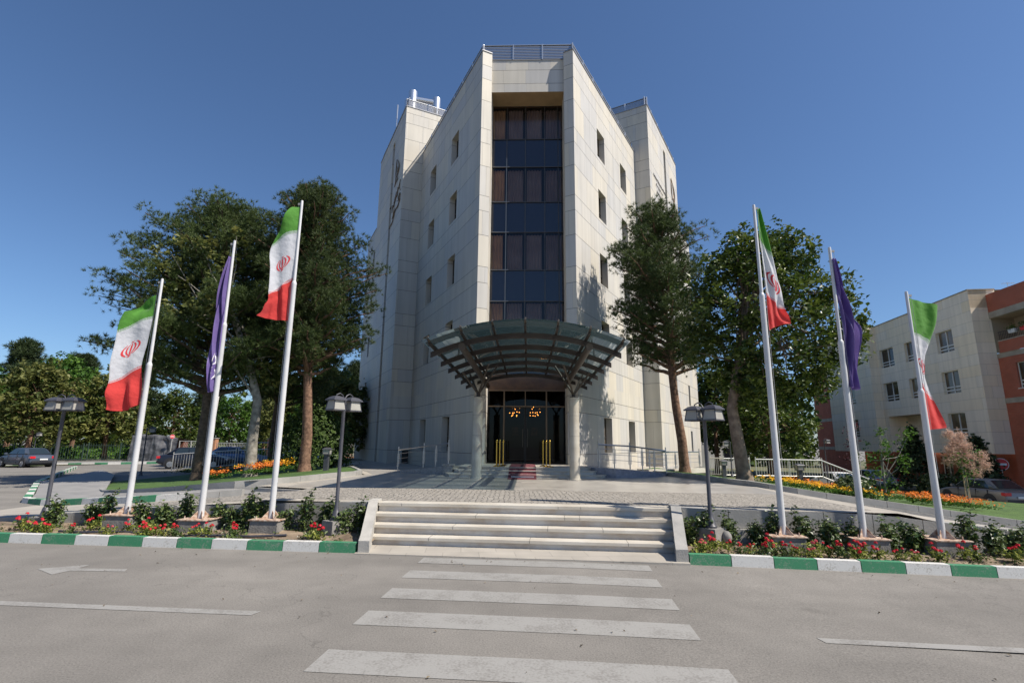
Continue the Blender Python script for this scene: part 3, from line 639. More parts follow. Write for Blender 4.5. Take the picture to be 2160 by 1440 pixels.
# curtain wall in the slot: vision bands with drawn curtains behind, dark spandrels between
VIS=[(17.05,18.92,0),(13.6,15.5,0),(10.06,12.0,0),(6.5,8.5,0)]
XM=[-1.9,-1.04,-.1,.87,1.55,1.9]
CURT=[mat("curtain_tan",(.80,.56,.36),.9,c2=(.58,.40,.27),scale=1.2),mat("curtain_grey",(.52,.44,.44),.9,c2=(.38,.31,.32),scale=1.0)]
def tintglass(name,tint,ref=.35,op=.0):
    m=bpy.data.materials.new(name); m.use_nodes=True; nt=m.node_tree; nt.nodes.clear()
    t=N(nt,"ShaderNodeBsdfTransparent"); t.inputs[0].default_value=(*tint,1); g=N(nt,"ShaderNodeBsdfGlossy"); g.inputs[0].default_value=(.8,.85,.9,1); g.inputs[1].default_value=.02
    fr=N(nt,"ShaderNodeFresnel"); fr.inputs[0].default_value=1.5; k=math_(nt,'MULTIPLY_ADD',fr.outputs[0],1.0,ref)
    mx=N(nt,"ShaderNodeMixShader"); nt.links.new(k,mx.inputs[0]); nt.links.new(t.outputs[0],mx.inputs[1]); nt.links.new(g.outputs[0],mx.inputs[2])
    o=N(nt,"ShaderNodeOutputMaterial"); nt.links.new(mx.outputs[0],o.inputs[0]); return m
TINT=tintglass("tinted_glass",(.66,.60,.55),.0)
def frostglass(name,tint,diff,k):
    m=tintglass(name,tint,.10); nt=m.node_tree; out=[n for n in nt.nodes if n.type=='OUTPUT_MATERIAL'][0]; src=out.inputs[0].links[0].from_socket
    t=N(nt,"ShaderNodeBsdfTranslucent"); t.inputs[0].default_value=(*diff,1); d=N(nt,"ShaderNodeBsdfDiffuse"); d.inputs[0].default_value=(*diff,1); a=N(nt,"ShaderNodeAddShader"); nt.links.new(t.outputs[0],a.inputs[0]); nt.links.new(d.outputs[0],a.inputs[1])
    mx=N(nt,"ShaderNodeMixShader"); mx.inputs[0].default_value=k; nt.links.new(src,mx.inputs[1]); nt.links.new(a.outputs[0],mx.inputs[2]); nt.links.new(mx.outputs[0],out.inputs[0]); return m
DOORG=tintglass("door_glass",(.30,.30,.31),-.02)
cwz=[5.0,6.5,8.5,10.06,12.0,13.6,15.5,17.05,18.93]
cw=MB()
for z0,z1 in zip(cwz,cwz[1:]):
    vis=any(abs(z0-v[0])<.02 for v in VIS)
    cw.poly([(-1.9,YG,z0),(1.9,YG,z0),(1.9,YG,z1),(-1.9,YG,z1)],0 if vis else 1)
cw.build("curtain_wall",[TINT,mat("spandrel_glass",(.012,.014,.026),.07,spec=.7)],office)
rnd=random.Random(3)
for z0,z1,_ in VIS:
    mb=MB(); x=-1.9
    for i,(x0,x1) in enumerate(zip(XM,XM[1:])):
        gap=.10+.06*rnd.random(); xa=x0+(0 if i==0 else gap/2); xb=x1-(gap if i in (0,1,2) else .02)
        def fn(u,v,xa=xa,xb=xb): return (xa+(xb-xa)*u,YG+.28+.05*math.sin(u*(xb-xa)*42),z0+.02+(z1-z0-.04)*v)
        mb.grid(fn,26,1,0 if i==0 else 1,uv=False)
    mb.build("curtain",CURT,office,smooth=True)
mb=MB(); mb.box(-2.2,2.2,YG+.5,YG+.6,5,18.93); mb.build("inner_wall",mat("dark_interior",(.02,.02,.022),.9),office)
mb=MB()
for z in cwz: mb.bar((-1.88,YG-.03,z),(1.88,YG-.03,z),.04,.035,0)
for x in XM[1:-1]: mb.bar((x,YG-.035,5),(x,YG-.035,18.9),.035,.05,0)
mb.bar((-1.04,YG-.045,6.5),(-1.04,YG-.045,16),.045,.06,1); 
for z in (8.5,10.06,12,13.6,15.5): mb.bar((-1.84,YG-.06,z),(-.88,YG-.06,z),.05,.05,1)
mb.build("mullion",[FRAMEM,mat("mullion_light",(.20,.19,.175),.4,metal=.5)],office)
# small grille at the foot of the left tower, plinth line
mb=MB(); P=I8-LPd*.35-LD*.01; mb.box(0,.01,0,.01,0,.01) ; mb=MB()
a=I8-LPd*.02-LD*.012; e=I8-LPd*.42-LD*.012; mb.poly([(a.x,a.y,.66),(e.x,e.y,.66),(e.x,e.y,1.4),(a.x,a.y,1.4)]); mb.build("vent",GLASSD,office)
# entrance: portal, glazed doors, lobby behind
PX0,PX1=-1.74,1.74
mb=MB()
mb.poly([(-1.95,YG,4.25),(1.95,YG,4.25),(1.95,YG,5.02),(-1.95,YG,5.02)]); mb.build("lintel",mat("lintel_wood",(.08,.045,.025),.45,c2=(.13,.07,.035),scale=4),office)
mb=MB()
LZ=.98
for x0,x1 in ((-1.95,-1.02),(.92,1.95)): mb.poly([(x0,YG,LZ),(x1,YG,LZ),(x1,YG,4.25),(x0,YG,4.25)])
mb.poly([(-1.02,YG,3.52),(.92,YG,3.52),(.92,YG,4.25),(-1.02,YG,4.25)])
mb.build("entrance_glazing",DOORG,office)
for x0,x1 in ((-1.0,-.06),(-.04,.9)):
    mb=MB(); mb.poly([(x0,YG+.02,LZ+.02),(x1,YG+.02,LZ+.02),(x1,YG+.02,3.48),(x0,YG+.02,3.48)],0)
    for p,q in (((x0,LZ+.05),(x1,LZ+.05)),((x0,3.46),(x1,3.46)),((x0+.02,LZ),(x0+.02,3.5)),((x1-.02,LZ),(x1-.02,3.5))): mb.bar((p[0],YG,p[1]),(q[0],YG,q[1]),.04,.05,1)
    o=mb.build("door",[DOORG,mat("door_frame",(.03,.028,.026),.4,metal=.5)] ,office)
    hb=MB(); hx=x1-.1 if x0<-.5 else x0+.1; hb.tube([(hx,YG-.06,1.7),(hx,YG-.06,2.5)],.014,8); hb.bar((hx,YG-.06,1.75),(hx,YG,1.75),.012,.012); hb.bar((hx,YG-.06,2.45),(hx,YG,2.45),.012,.012)
    hb.build("door_handle",FRAMEM,o)
mb=MB(); FR2=mat("entrance_frame",(.18,.125,.08),.4,metal=.4)
for x in (-1.02,.92): mb.bar((x,YG-.03,LZ),(x,YG-.03,4.25),.06,.07)
mb.bar((-1.95,YG-.03,3.52),(1.95,YG-.03,3.52),.06,.05); mb.bar((-.05,YG-.03,3.55),(-.05,YG-.03,4.25),.04,.05); mb.bar((-1.95,YG-.03,4.25),(1.95,YG-.03,4.25),.06,.06)
mb.bar((1.28,YG+.3,LZ),(1.28,YG+.3,2.9),.05,.03)
mb.build("door_surround",FR2,office)
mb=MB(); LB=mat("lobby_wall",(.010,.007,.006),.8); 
A0,A1=2.2,4.6
mb.poly([(-A1,YG+7,LZ),(A1,YG+7,LZ),(A1,YG+7,4.9),(-A1,YG+7,4.9)]); mb.poly([(-A0,YG+.1,4.9),(A0,YG+.1,4.9),(A1,YG+7,4.9),(-A1,YG+7,4.9)])
for s in (-1,1): mb.poly([(A0*s,YG+.02,LZ),(A1*s,YG+7,LZ),(A1*s,YG+7,4.9),(A0*s,YG+.02,4.9)])
mb.poly([(-A0,YG+.1,LZ-.01),(A0,YG+.1,LZ-.01),(A1,YG+7,LZ-.01),(-A1,YG+7,LZ-.01)]); mb.build("lobby",LB,office)
PIC=mat("lobby_picture",(.20,.09,.035),.6,c2=(.06,.035,.02),scale=6)
for x in (-.62,.42):
    mb=MB(); mb.box(x-.17,x+.17,YG+4.9,YG+4.93,2.3,2.75); o=mb.build("wall_picture",PIC,office)
BULB=mat("bulb_glow",(1,.5,.15),.5,emis=((1,.36,.06),9))
CH=thing("chandelier","lit chandelier seen through the left door leaf","chandelier",BW(-.62,YG+3.2,3.6),-AZ)
mb=MB(); mb.tube([(0,0,1.25),(0,0,-.1)],.015,6)
rn=random.Random(8)
for k in range(8):
    a=k*PI/4; mb.tube([(0,0,-.05),(.18*math.cos(a),.18*math.sin(a),-.12),(.27*math.cos(a),.27*math.sin(a),.02)],.01,5)
mb.build("frame",FRAMEM,CH)
for k in range(16):
    a=k*PI/8+rn.random()*.3; r=.27 if k%2 else .15; z=[.05,-.16,-.32][k%3]+rn.uniform(-.04,.04)
    bb=MB(); bb.ball((r*math.cos(a),r*math.sin(a),z),.022,4); bb.build("bulb",BULB,CH)
copy_tree(CH,loc=BW(.45,YG+3.3,3.62),rz=.7,label="lit chandelier seen through the right door leaf")
CH["group"]="chandeliers in the lobby"
for o in COL.objects:
    if o.name.startswith("chandelier"): o["group"]="chandeliers in the lobby"
# bronze logo and calligraphy on the tower flanks; lettering on the right flank
def flank(K,d,n): return lambda s,z,k=.05: Vector((K.x+d.x*s+n.x*k,K.y+d.y*s+n.y*k,z))
fl=flank(K8,LD,nL)
def strokes(fn,lst,name,m=BRZ,w=.05):
    mb=MB()
    for pts,ww in lst:
        P=[fn(*p) for p in pts]; Q=[]
        for i in range(len(P)-1):      # subdivide smoothly (Catmull-Rom)
            p0=P[max(i-1,0)];p1=P[i];p2=P[i+1];p3=P[min(i+2,len(P)-1)]
            for t in (0,.25,.5,.75):
                Q.append(.5*((2*p1)+(p2-p0)*t+(2*p0-5*p1+4*p2-p3)*t*t+(3*p1-p0-3*p2+p3)*t**3))
        Q.append(P[-1]); k=len(Q)
        mb.tube(Q,[.62*ww*(.45+.55*math.sin(PI*min(1,max(.08,i/(k-1))))) for i in range(k)],6)
    return mb.build(name,m,office)
# logo: tall pointed leaf with an inner crescent; word marks below it step down to the left
strokes(fl,[([(1.9,21.15),(1.98,20.4),(2.0,19.9)],.06),([(1.9,21.15),(1.25,20.55),(1.15,20.05),(1.7,19.75),(2.0,19.9)],.06),([(1.85,20.6),(1.5,20.3),(1.55,20.0)],.04),([(2.0,19.9),(1.9,19.5),(2.2,19.2)],.06),([(1.7,19.8),(1.4,19.45),(1.7,19.3)],.05)],"logo")
strokes(fl,[([(.45,18.95),(.9,18.5),(1.3,18.75)],.06),([(.55,18.35),(1.0,18.6),(1.3,18.1),(1.7,18.25)],.06),([(1.5,18.55),(1.8,18.0),(2.2,18.0)],.06),([(1.8,18.3),(2.1,17.7),(2.4,17.9),(2.5,17.4)],.07),
            ([(.25,17.75),(.55,17.45),(.75,17.75),(.4,17.95),(.25,17.75)],.06),([(.3,17.5),(.9,17.2),(1.5,17.25),(1.9,16.9)],.07),([(1.9,17.5),(2.1,17.0),(2.4,16.9)],.06),([(1.7,17.0),(2.3,16.6),(2.9,16.55),(3.0,16.4)],.06),([(.35,18.2),(.38,18.14)],.05),([(1.05,17.7),(1.08,17.64)],.05)],"calligraphy")
fr_=flank(K6,RD,nR)
strokes(fr_,[([(6.35,21.85),(6.3,20.9),(6.45,20.1)],.06),([(6.35,21.85),(7.2,21.2),(7.35,20.6),(7.2,20.2)],.06),([(6.75,21.3),(6.95,20.8),(6.8,20.4)],.035),([(6.4,20.1),(6.8,20.35),(7.1,19.9),(7.3,20.1)],.06)],"logo")
strokes(fr_,[([(6.5,19.75),(6.8,19.8),(6.75,19.5),(6.45,19.55)],.05),([(6.9,19.6),(7.2,19.3),(7.35,19.4),(7.4,19.0)],.05),([(7.3,18.9),(7.6,18.6)],.05),([(6.3,18.7),(6.4,18.2),(6.8,18.3),(6.75,18.75)],.05),([(7.0,18.75),(6.95,18.2)],.05)],"calligraphy")
def sign_text(txt,s,z,size):
    cu=bpy.data.curves.new("lettering","FONT"); cu.body=txt; cu.size=size; cu.extrude=.012; cu.space_character=1.05
    o=bpy.data.objects.new("lettering_src",cu); COL.objects.link(o)
    bpy.context.view_layer.update(); dg=bpy.context.evaluated_depsgraph_get(); me=bpy.data.meshes.new_from_object(o.evaluated_get(dg)); bpy.data.objects.remove(o)
    X=Vector((RD.x,RD.y,0)); Z=Vector((nR.x,nR.y,0)); Y=Vector((0,0,1)); Mx=Matrix((X,Y,Z)).transposed().to_4x4(); Mx.translation=fr_(s,z,.03)
    me.transform(Mx); me.materials.clear(); me.materials.append(LETM); return link("lettering",me,office), me
LETM=mat("grey_lettering",(.13,.12,.11),.5)
_,m1=sign_text("Ferdowsi University of Mashhad",.95,19.45,.26)
wid=max(v.co.y for v in m1.vertices)-min(v.co.y for v in m1.vertices)
# two more lines too small to read in the photo: short upright strokes of letter size
for z,s0,s1 in ((18.95,1.45,3.35),(18.45,1.5,3.4)):
    mb=MB(); s=s0; rq=random.Random(int(z*10))
    while s<s1:
        h=rq.choice((.11,.12,.18)); 
        if rq.random()>.14:
            mb.bar(fr_(s,z),fr_(s,z+h),.035,.02)
            if rq.random()>.4: mb.bar(fr_(s,z+h*.5),fr_(s+.06,z+h*.5),.03,.02)
        s+=.095
    mb.build("lettering",LETM,office)
# little cameras on the pillar edges at the door
for nm,x in (("left",-2.05),("right",1.9)):
    mb=MB(); mb.box(x,x+.12,-.02,.1,3.0,3.08,0); mb.tube([(x+.06,-.12,3.02),(x+.06,.02,3.04)],.035,8); o=mb.build("security_camera",mat("cam_white",(.7,.7,.7),.4),None); o.matrix_world=office.matrix_world
    o.location=BO; o.rotation_euler=(0,0,-AZ)
    tag(o,"small white security camera on the %s pillar of the entrance"%nm,"camera","cameras by the entrance")
# roof plant: silver ducts on the left tower, aerial
SIL=mat("duct_metal",(.72,.73,.75),.3,metal=.85)
d=thing("roof_duct","shiny silver ventilation duct with two upright pipes on the left tower roof","duct",BW(-7.6,9.6,24.3),-AZ)
mb=MB(); mb.tube([(-.45,-.1,-.3),(-.45,-.1,1.62)],.30,16); mb.tube([(-.85,.3,-.3),(-.85,.3,1.2)],.26,12); mb.build("upright_pipe",SIL,d,smooth='auto')
mb=MB(); mb.tube([(1.15,.3,-.3),(1.15,.3,1.36)],.28,16); mb.build("upright_pipe",SIL,d,smooth='auto')
mb=MB(); mb.tube([(-.4,-.08,1.08),(1.15,.28,1.02)],.18,14); mb.build("cross_pipe",SIL,d,smooth='auto')
mb=MB(); mb.tube([(0,0,0),(0,0,3.4)],.025,6); mb.tube([(0,0,2.2),(0,0,3.4)],.05,6); tag(mb.build("roof_aerial",ALU,None,loc=BW(-10.1,13,24.1)),"thin white aerial mast on the roof behind the left tower","aerial")
# ================================================================= entrance canopy, columns, ramps
STEEL=mat("canopy_steel",(.020,.014,.011),.5,metal=.15,c2=(.036,.026,.021),scale=3)
STEELG=mat("tube_steel",(.075,.060,.048),.45,metal=.3)
CGL=frostglass("canopy_glass",(.27,.345,.355),(.06,.105,.115),.14)
can=thing("entrance_canopy","arched glass and brown steel canopy on two columns over the entrance","canopy",BW(0,-4,0),-AZ)
# local coords: y measured from the canopy root (add 4 for building coords)
W2=2.62; ZE=4.28; SG=.56
Rr=(W2*W2+SG*SG)/(2*SG)
def vz(x): return ZE+SG-(Rr-math.sqrt(max(0,Rr*Rr-x*x)))
PY=[.1,-1.6,-3.3,-4.9,-6.4,-8.1]
for y in PY:
    mb=MB(); n=16
    for i in range(n):
        x0=-W2+2*W2*i/n; x1=-W2+2*W2*(i+1)/n
        mb.hexa([(x0,y+4-.05,vz(x0)-.14),(x1,y+4-.05,vz(x1)-.14),(x1,y+4+.05,vz(x1)-.14),(x0,y+4+.05,vz(x0)-.14),(x0,y+4-.05,vz(x0)),(x1,y+4-.05,vz(x1)),(x1,y+4+.05,vz(x1)),(x0,y+4+.05,vz(x0))])
    mb.build("arch_rib",STEEL,can)
XR=[-2.5,-1.67,-.85,0,.85,1.67,2.5]; YR0,YR1=.3,-9.0
for x in XR:
    mb=MB(); z=vz(x)+.035; mb.bar((x,YR0+4,z),(x,YR1+4,z),.06,.07); mb.build("rafter",STEEL,can)
    mb=MB(); mb.bar((x,YR1+4+.1,vz(x)+.07),(x,YR1+4-.25,vz(x)+.12),.05,.04); mb.ball((x,YR1+4-.2,vz(x)+.15),.03,5); mb.build("glass_clamp",STEELG,can)
for i,(x0,x1) in enumerate(zip([-2.62]+XR[1:-1]+[2.62],XR[1:-1]+[2.62])):
    pass
xe=[-2.66,-1.67,-.85,0,.85,1.67,2.66]
for x0,x1 in zip(xe,xe[1:]):
    mb=MB()
    for k in range(5):
        y0=YR1-.35+(YR0-YR1+.35)*k/5+.012; y1=YR1-.35+(YR0-YR1+.35)*(k+1)/5-.012
        n=4
        for j in range(n):
            a=x0+.015+(x1-x0-.03)*j/n; c_=x0+.015+(x1-x0-.03)*(j+1)/n
            mb.poly([(a,y0+4,vz(a)+.10),(c_,y0+4,vz(c_)+.10),(c_,y1+4,vz(c_)+.10),(a,y1+4,vz(a)+.10)])
    mb.build("glass_pane",CGL,can)
for sx in (-1,1):
    x=1.67*sx; mb=MB(); mb.tube([(x*1.04,-8.3+4,4.42),(x,0+4,4.26)],.10,14); mb.build("main_tube",STEELG,can,smooth='auto')
    for dx,dy,z in ((-.42*sx*-1,.95,4.35),(-.42*sx,-1.1,4.42),(.62*sx*-1,.5,4.62),(.55*sx,-.2,4.28)):
        mb=MB(); mb.tube([(x,-.0,3.52),(x+dx,dy,z)],.036,8); mb.build("strut",STEELG,can,smooth='auto')
    mb=MB(); mb.tube([(x,0,3.42),(x,0,3.6)],.07,10); mb.box(x-.14,x+.14,-.14,.14,3.42,3.45); mb.build("column_cap",STEEL,can)
STC=mat("column_stone",(.38,.345,.28),.45,c2=(.48,.45,.385),scale=2.5,detail=10,bump=.08,bscale=14)
for s in (-1,1):
    mb=MB(); mb.lathe([(.205,.645),(.205,.69),(.175,.70),(.172,3.38),(.19,3.39),(.19,3.425)],(0,0,0),28); 
    for z in (1.4,2.1,2.8): mb.lathe([(.1735,z),(.1745,z+.003),(.1735,z+.006)],(0,0,0),28,1)
    o=mb.build("column",[STC,JOINT],None,smooth='auto',loc=BW(1.68*s,-4,0)); tag(o,"round %s stone column under the canopy, %s of the doors"%("pale" if s>0 else "shaded",("right" if s>0 else "left")),"column","canopy columns")
# entrance steps
es=thing("entrance_steps","three low pale stone steps below the entrance doors","stairs",BW(0,-1,.64),-AZ)
for k,(y,hw,z) in enumerate(((-3.05,2.75,.12),(-2.65,2.45,.24),(-2.25,2.2,.34))):
    mb=MB(); pts=[(-hw-.35,-.9+k*.05),(-hw,y+1),(hw,y+1),(hw+.35,-.9+k*.05),(hw+.35,2.6),(-hw-.35,2.6)]
    mb.prism(pts,(0,.12,.24)[k],z-.035,0); pts2=[(-hw-.38,-.92+k*.05),(-hw-.02,y+.97),(hw+.02,y+.97),(hw+.38,-.92+k*.05),(hw+.38,2.6),(-hw-.38,2.6)]
    mb.prism(pts2,z-.035,z,1); mb.build("step",[MARBR,MARB],es)
CARP=mat("red_carpet",(.13,.035,.045),.95,c2=(.20,.06,.07),scale=8,bump=.4,bscale=120)
mb=MB(); prof=[(.6,.993),(-2.24,.993),(-2.27,.96),(-2.27,.885),(-2.64,.893),(-2.67,.86),(-2.67,.768),(-3.04,.773),(-3.085,.74),(-3.085,.655),(-4.1,.652)]
for (y0,z0),(y1,z1) in zip(prof,prof[1:]):
    mb.poly([(-.62,y0,z0),(.38,y0,z0),(.38,y1,z1),(-.62,y1,z1)][::-1]); 
o=mb.build("carpet",CARP,None); o.location=BO+Vector((0,0,.006)); o.rotation_euler=(0,0,-AZ); tag(o,"faded red carpet running down the entrance steps","carpet")
mb=MB(); mb.box(-.52,.3,-3.13,-3.06,.66,.70); o=mb.build("carpet_bar",ALU,None,loc=BO); o.rotation_euler=(0,0,-AZ); tag(o,"white metal bar across the foot of the red carpet","bar")
GOLD=mat("polished_gold",(.62,.41,.09),.22,metal=1)
stn=thing("stanchion","","stanchion",BW(-1.0,-1.35,.98),0,"gold rope stanchions at the doors")
mb=MB(); mb.lathe([(.14,0),(.14,.012),(.10,.03),(.03,.045)],n=20); mb.build("base",GOLD,stn,smooth='auto')
mb=MB(); mb.lathe([(.021,.04),(.021,.93)],n=12); mb.build("post",GOLD,stn,smooth='auto')
mb=MB(); mb.lathe([(.026,.9),(.04,.91),(.04,.94),(.02,.95),(.034,.97),(.02,1.0),(.001,1.005)],n=12); mb.build("finial",GOLD,stn,smooth='auto')
sp=[(-1.12,-1.9,"front one of the three gold stanchions left of the carpet"),(-1.02,-1.55,"middle one of the three gold stanchions left of the carpet"),(-.9,-1.2,"rear gold stanchion left of the carpet, nearest the glass doors"),
    (.92,-1.9,"front one of the three gold stanchions right of the carpet"),(.80,-1.55,"middle one of the three gold stanchions right of the carpet"),(.68,-1.2,"rear gold stanchion right of the carpet, nearest the glass doors")]
for i,(x,y,l) in enumerate(sp):
    if i==0: stn.location=BW(x,y,.98); stn["label"]=l
    else: copy_tree(stn,loc=BW(x,y,.98),label=l)
# ramps with railings
INOX=mat("railing_steel",(.42,.42,.43),.28,metal=.85)
def railing(name,label,pts,h,posts,mids=3,frames=True,closed=False,cat="railing",bal=None,M_=INOX,r=.022,group=None):
    """pts: list of base points (Vector); posts: number of posts per span"""
    c0=Vector(pts[len(pts)//2]); t=thing(name,label,cat,c0,0,group)
    mb=MB(); top=[Vector(p)-c0+Vector((0,0,h)) for p in pts]; mb.tube(top,r*1.25,8); mb.build("handrail",M_,t,smooth='auto')
    for k in range(mids):
        zz=h*(k+1)/(mids+1.3)+.1; mb=MB(); mb.tube([Vector(p)-c0+Vector((0,0,zz)) for p in pts],r*.4,6); mb.build("rail",M_,t)
    for (p,q),n in zip(zip(pts,pts[1:]),posts):
        p,q=Vector(p)-c0,Vector(q)-c0
        for i in range(n+1):
            if i==0 and (p-(Vector(pts[0])-c0)).length>1e-4: continue
            b=p.lerp(q,i/n); mb=MB(); mb.tube([b,b+Vector((0,0,h+(.14 if i in (0,n) else 0)))],r,8)
            if frames: 
                d=(q-p).normalized()*.05; 
                mb.tube([b-d+Vector((0,0,.18)),b-d+Vector((0,0,h-.14)),b+d+Vector((0,0,h-.14)),b+d+Vector((0,0,.18)),b-d+Vector((0,0,.18))],.010,5)
            mb.build("post",M_,t,smooth='auto')
    if bal:
        mb=MB()
        for p,q in zip(pts,pts[1:]):
            p,q=Vector(p)-c0,Vector(q)-c0; n=int((q-p).length/bal)
            for i in range(1,n): b=p.lerp(q,i/n); mb.tube([b+Vector((0,0,.08)),b+Vector((0,0,h-.02))],.011,5)
        mb.tube([Vector(p)-c0+Vector((0,0,.09)) for p in pts],r*.8,6)
        mb.build("balusters",M_,t)
    return t
# left ramp: granite wedge rising to the landing
lr=thing("ramp","grey granite access ramp left of the entrance","ramp",BW(-4,-1,.64),-AZ)
mb=MB(); mb.hexa([(-1.4,.6,-.1),(1.05,-.85,-.1),(1.5,.3,-.1),(-.9,1.7,-.1),(-1.4,.6,.05),(1.05,-.85,.34),(1.5,.3,.34),(-.9,1.7,.05)]); mb.build("ramp_body",GRAN,lr)
mb=MB(); mb.box(.86,1.22,-1.05,-.72,-.02,.36); mb.box(.82,1.26,-1.09,-.68,.36,.41); mb.build("end_pier",GRAN,lr)
railing("ramp_railing","steel railing on the granite ramp left of the entrance",[BW(-5.3,-.35,.7),BW(-4.1,-1.05,.86),BW(-3.0,-1.72,.99)],.84,[1,2])
rr=thing("ramp","curved polished granite ramp right of the entrance","ramp",BW(3.6,-1,.64),-AZ)
mb=MB(); cur=[(-1.3,-.6),(-1.0,-1.25),(-.3,-1.55),(.5,-1.3),(1.35,-.7),(2.0,.1),(1.9,.7),(1.0,.3),(0,.4),(-1.1,.5)]
top=[.36,.36,.34,.28,.2,.1,.1,.2,.3,.36]; n=len(cur)
for i in range(n):
    j=(i+1)%n; mb.poly([(cur[i][0],cur[i][1],-.05),(cur[j][0],cur[j][1],-.05),(cur[j][0],cur[j][1],top[j]),(cur[i][0],cur[i][1],top[i])])
cx=(sum(p[0] for p in cur)/n,sum(p[1] for p in cur)/n)
for i in range(n): j=(i+1)%n; mb.poly([(cur[i][0],cur[i][1],top[i]),(cur[j][0],cur[j][1],top[j]),(cx[0],cx[1],.28)])
mb.build("ramp_body",mat("polished_granite",(.20,.20,.24),.15,c2=(.28,.28,.32),scale=12),rr)
railing("ramp_railing","steel railing along the curved granite ramp right of the entrance",[BW(2.75,-2.15,1.0),BW(3.9,-2.2,.95),BW(5.5,-1.2,.78)],.84,[2,3])
railing("plaza_railing","straight steel railing beyond the curved ramp, before the beige tower foot",[BW(5.2,.3,.84),BW(7.9,2.2,.84)],.72,[2])
mb=MB(); a,c_=BW(5.0,.2,0),BW(8.1,2.4,0); mb.bar(Vector((a.x,a.y,.74)),Vector((c_.x,c_.y,.74)),.35,.2); o=mb.build("low_wall",MARB,None); tag(o,"low pale stone wall under the straight railing","low wall")
# ================================================================= vegetation
def leafmesh(name,V,Fn,tone,mats,mi=None):
    """V: (n*k,3) float array, k verts per face, tone per face"""
    k=Fn; n=len(V)//k; me=bpy.data.meshes.new(name)
    me.vertices.add(len(V)); me.vertices.foreach_set("co",np.asarray(V,dtype=np.float32).ravel())
    me.loops.add(len(V)); me.loops.foreach_set("vertex_index",np.arange(len(V),dtype=np.int32))
    me.polygons.add(n); me.polygons.foreach_set("loop_start",np.arange(0,n*k,k,dtype=np.int32)); me.polygons.foreach_set("loop_total",np.full(n,k,dtype=np.int32))
    for m in mats: me.materials.append(m)
    if mi is not None: me.polygons.foreach_set("material_index",np.asarray(mi,dtype=np.int32))
    a=me.attributes.new("tone",'FLOAT','FACE'); a.data.foreach_set("value",np.asarray(tone,dtype=np.float32))
    me.update(calc_edges=True); return me
def unit(a): return a/np.maximum(np.linalg.norm(a,axis=1,keepdims=True),1e-9)
def needles(C,D,L,Wd,k,rng,spread=.9,tone=None):
    """k needle blades per tuft centre C along direction D"""
    n=len(C); c=np.repeat(C,k,0); d=unit(np.repeat(D,k,0)+rng.normal(0,spread,(n*k,3)))
    l=L*rng.uniform(.6,1.15,(n*k,1)); s=unit(np.cross(d,rng.normal(0,1,(n*k,3))))*Wd*rng.uniform(.6,1.3,(n*k,1))
    base=c+d*l*.05
    V=np.stack([base-s*.5,base+s*.5,base+d*l],1).reshape(-1,3)
    t=np.repeat(tone if tone is not None else rng.random(n),k)*.6+rng.random(n*k)*.4
    return V,t
def leaves(C,Nn,size,rng,asp=.62,tone=None):
    """folded diamond leaves (two triangles)"""
    n=len(C); a=unit(np.cross(Nn,rng.normal(0,1,(n,3)))); b=unit(np.cross(Nn,a)); s=size*rng.choice([.6,.8,1.0,1.35],(n,1))*rng.uniform(.8,1.2,(n,1))
    up=unit(Nn)*s*.16
    p0=C-a*s*.5; p1=C+b*s*asp*.5+up; p2=C+a*s*.5; p3=C-b*s*asp*.5+up
    V=np.stack([p0,p1,p2, p0,p2,p3],1).reshape(-1,3); t=tone if tone is not None else rng.random(n)
    return V,np.repeat(t,2)
BARKP=mat("pine_bark",(.10,.055,.035),.95,c2=(.24,.14,.09),scale=9,detail=8,bump=1.0,bscale=26)
BARKG=mat("grey_bark",(.13,.12,.10),.9,c2=(.30,.28,.24),scale=5,detail=8,bump=.7,bscale=20)
BARKD=mat("dark_bark",(.05,.035,.025),.95,c2=(.11,.08,.055),scale=8,detail=8,bump=.8,bscale=26)
PINE=leafmat("pine_needles",(.018,.043,.012),(.115,.150,.042),tl=.25)
PINE2=leafmat("dark_needles",(.018,.035,.014),(.06,.085,.03),tl=.2)
PLANE=leafmat("plane_leaves",(.022,.055,.008),(.13,.17,.028),tl=.32,rough=.42,spec=.45)
OLIVE=leafmat("olive_leaves",(.06,.09,.02),(.24,.24,.07),tl=.35,rough=.5)
BRIGHT=leafmat("bright_leaves",(.03,.09,.012),(.12,.22,.035),tl=.35)
SHRUB=leafmat("shrub_leaves",(.020,.055,.014),(.14,.18,.05),tl=.2,rough=.4,spec=.5)
def crown_pine(centers,rng,tufts=24,k=15,L=.20,Wd=.021):
    """centers: list of (x,y,z,rx,rz) foliage pads"""
    Cs=[];Ds=[];T=[]
    for (x,y,z,r,rz) in centers:
        n=max(6,int(tufts*(r/.55)**2)); d=unit(rng.normal(0,1,(n,3))); d[:,2]=np.where(rng.random(n)<.72,np.abs(d[:,2]),d[:,2])
        q=rng.uniform(.6,1.0,(n,1))**.6
        Cs.append(np.array([x,y,z])+d*q*np.array([r,r,rz])); dd=d.copy(); dd[:,2]+=.45; Ds.append(unit(dd)); T.append(np.clip(rng.normal(rng.uniform(.15,.75),.15,n),0,1))
    C=np.concatenate(Cs); D=np.concatenate(Ds); return needles(C,D,L,Wd,k,rng,.75,np.concatenate(T))
def limb(mb,a,b,r0,r1,rng,n=5,sag=.0,wob=.12,sides=7):
    a=np.array(a,float); b=np.array(b,float); L=np.linalg.norm(b-a); P=[]
    for i in range(n+1):
        t=i/n; p=a+(b-a)*t; 
        if 0<i<n: p=p+rng.normal(0,wob*L*.12,3)
        p[2]+=-sag*4*t*(1-t)*L; P.append(tuple(p))
    mb.tube(P,[r0+(r1-r0)*i/n for i in range(n+1)],sides); return P
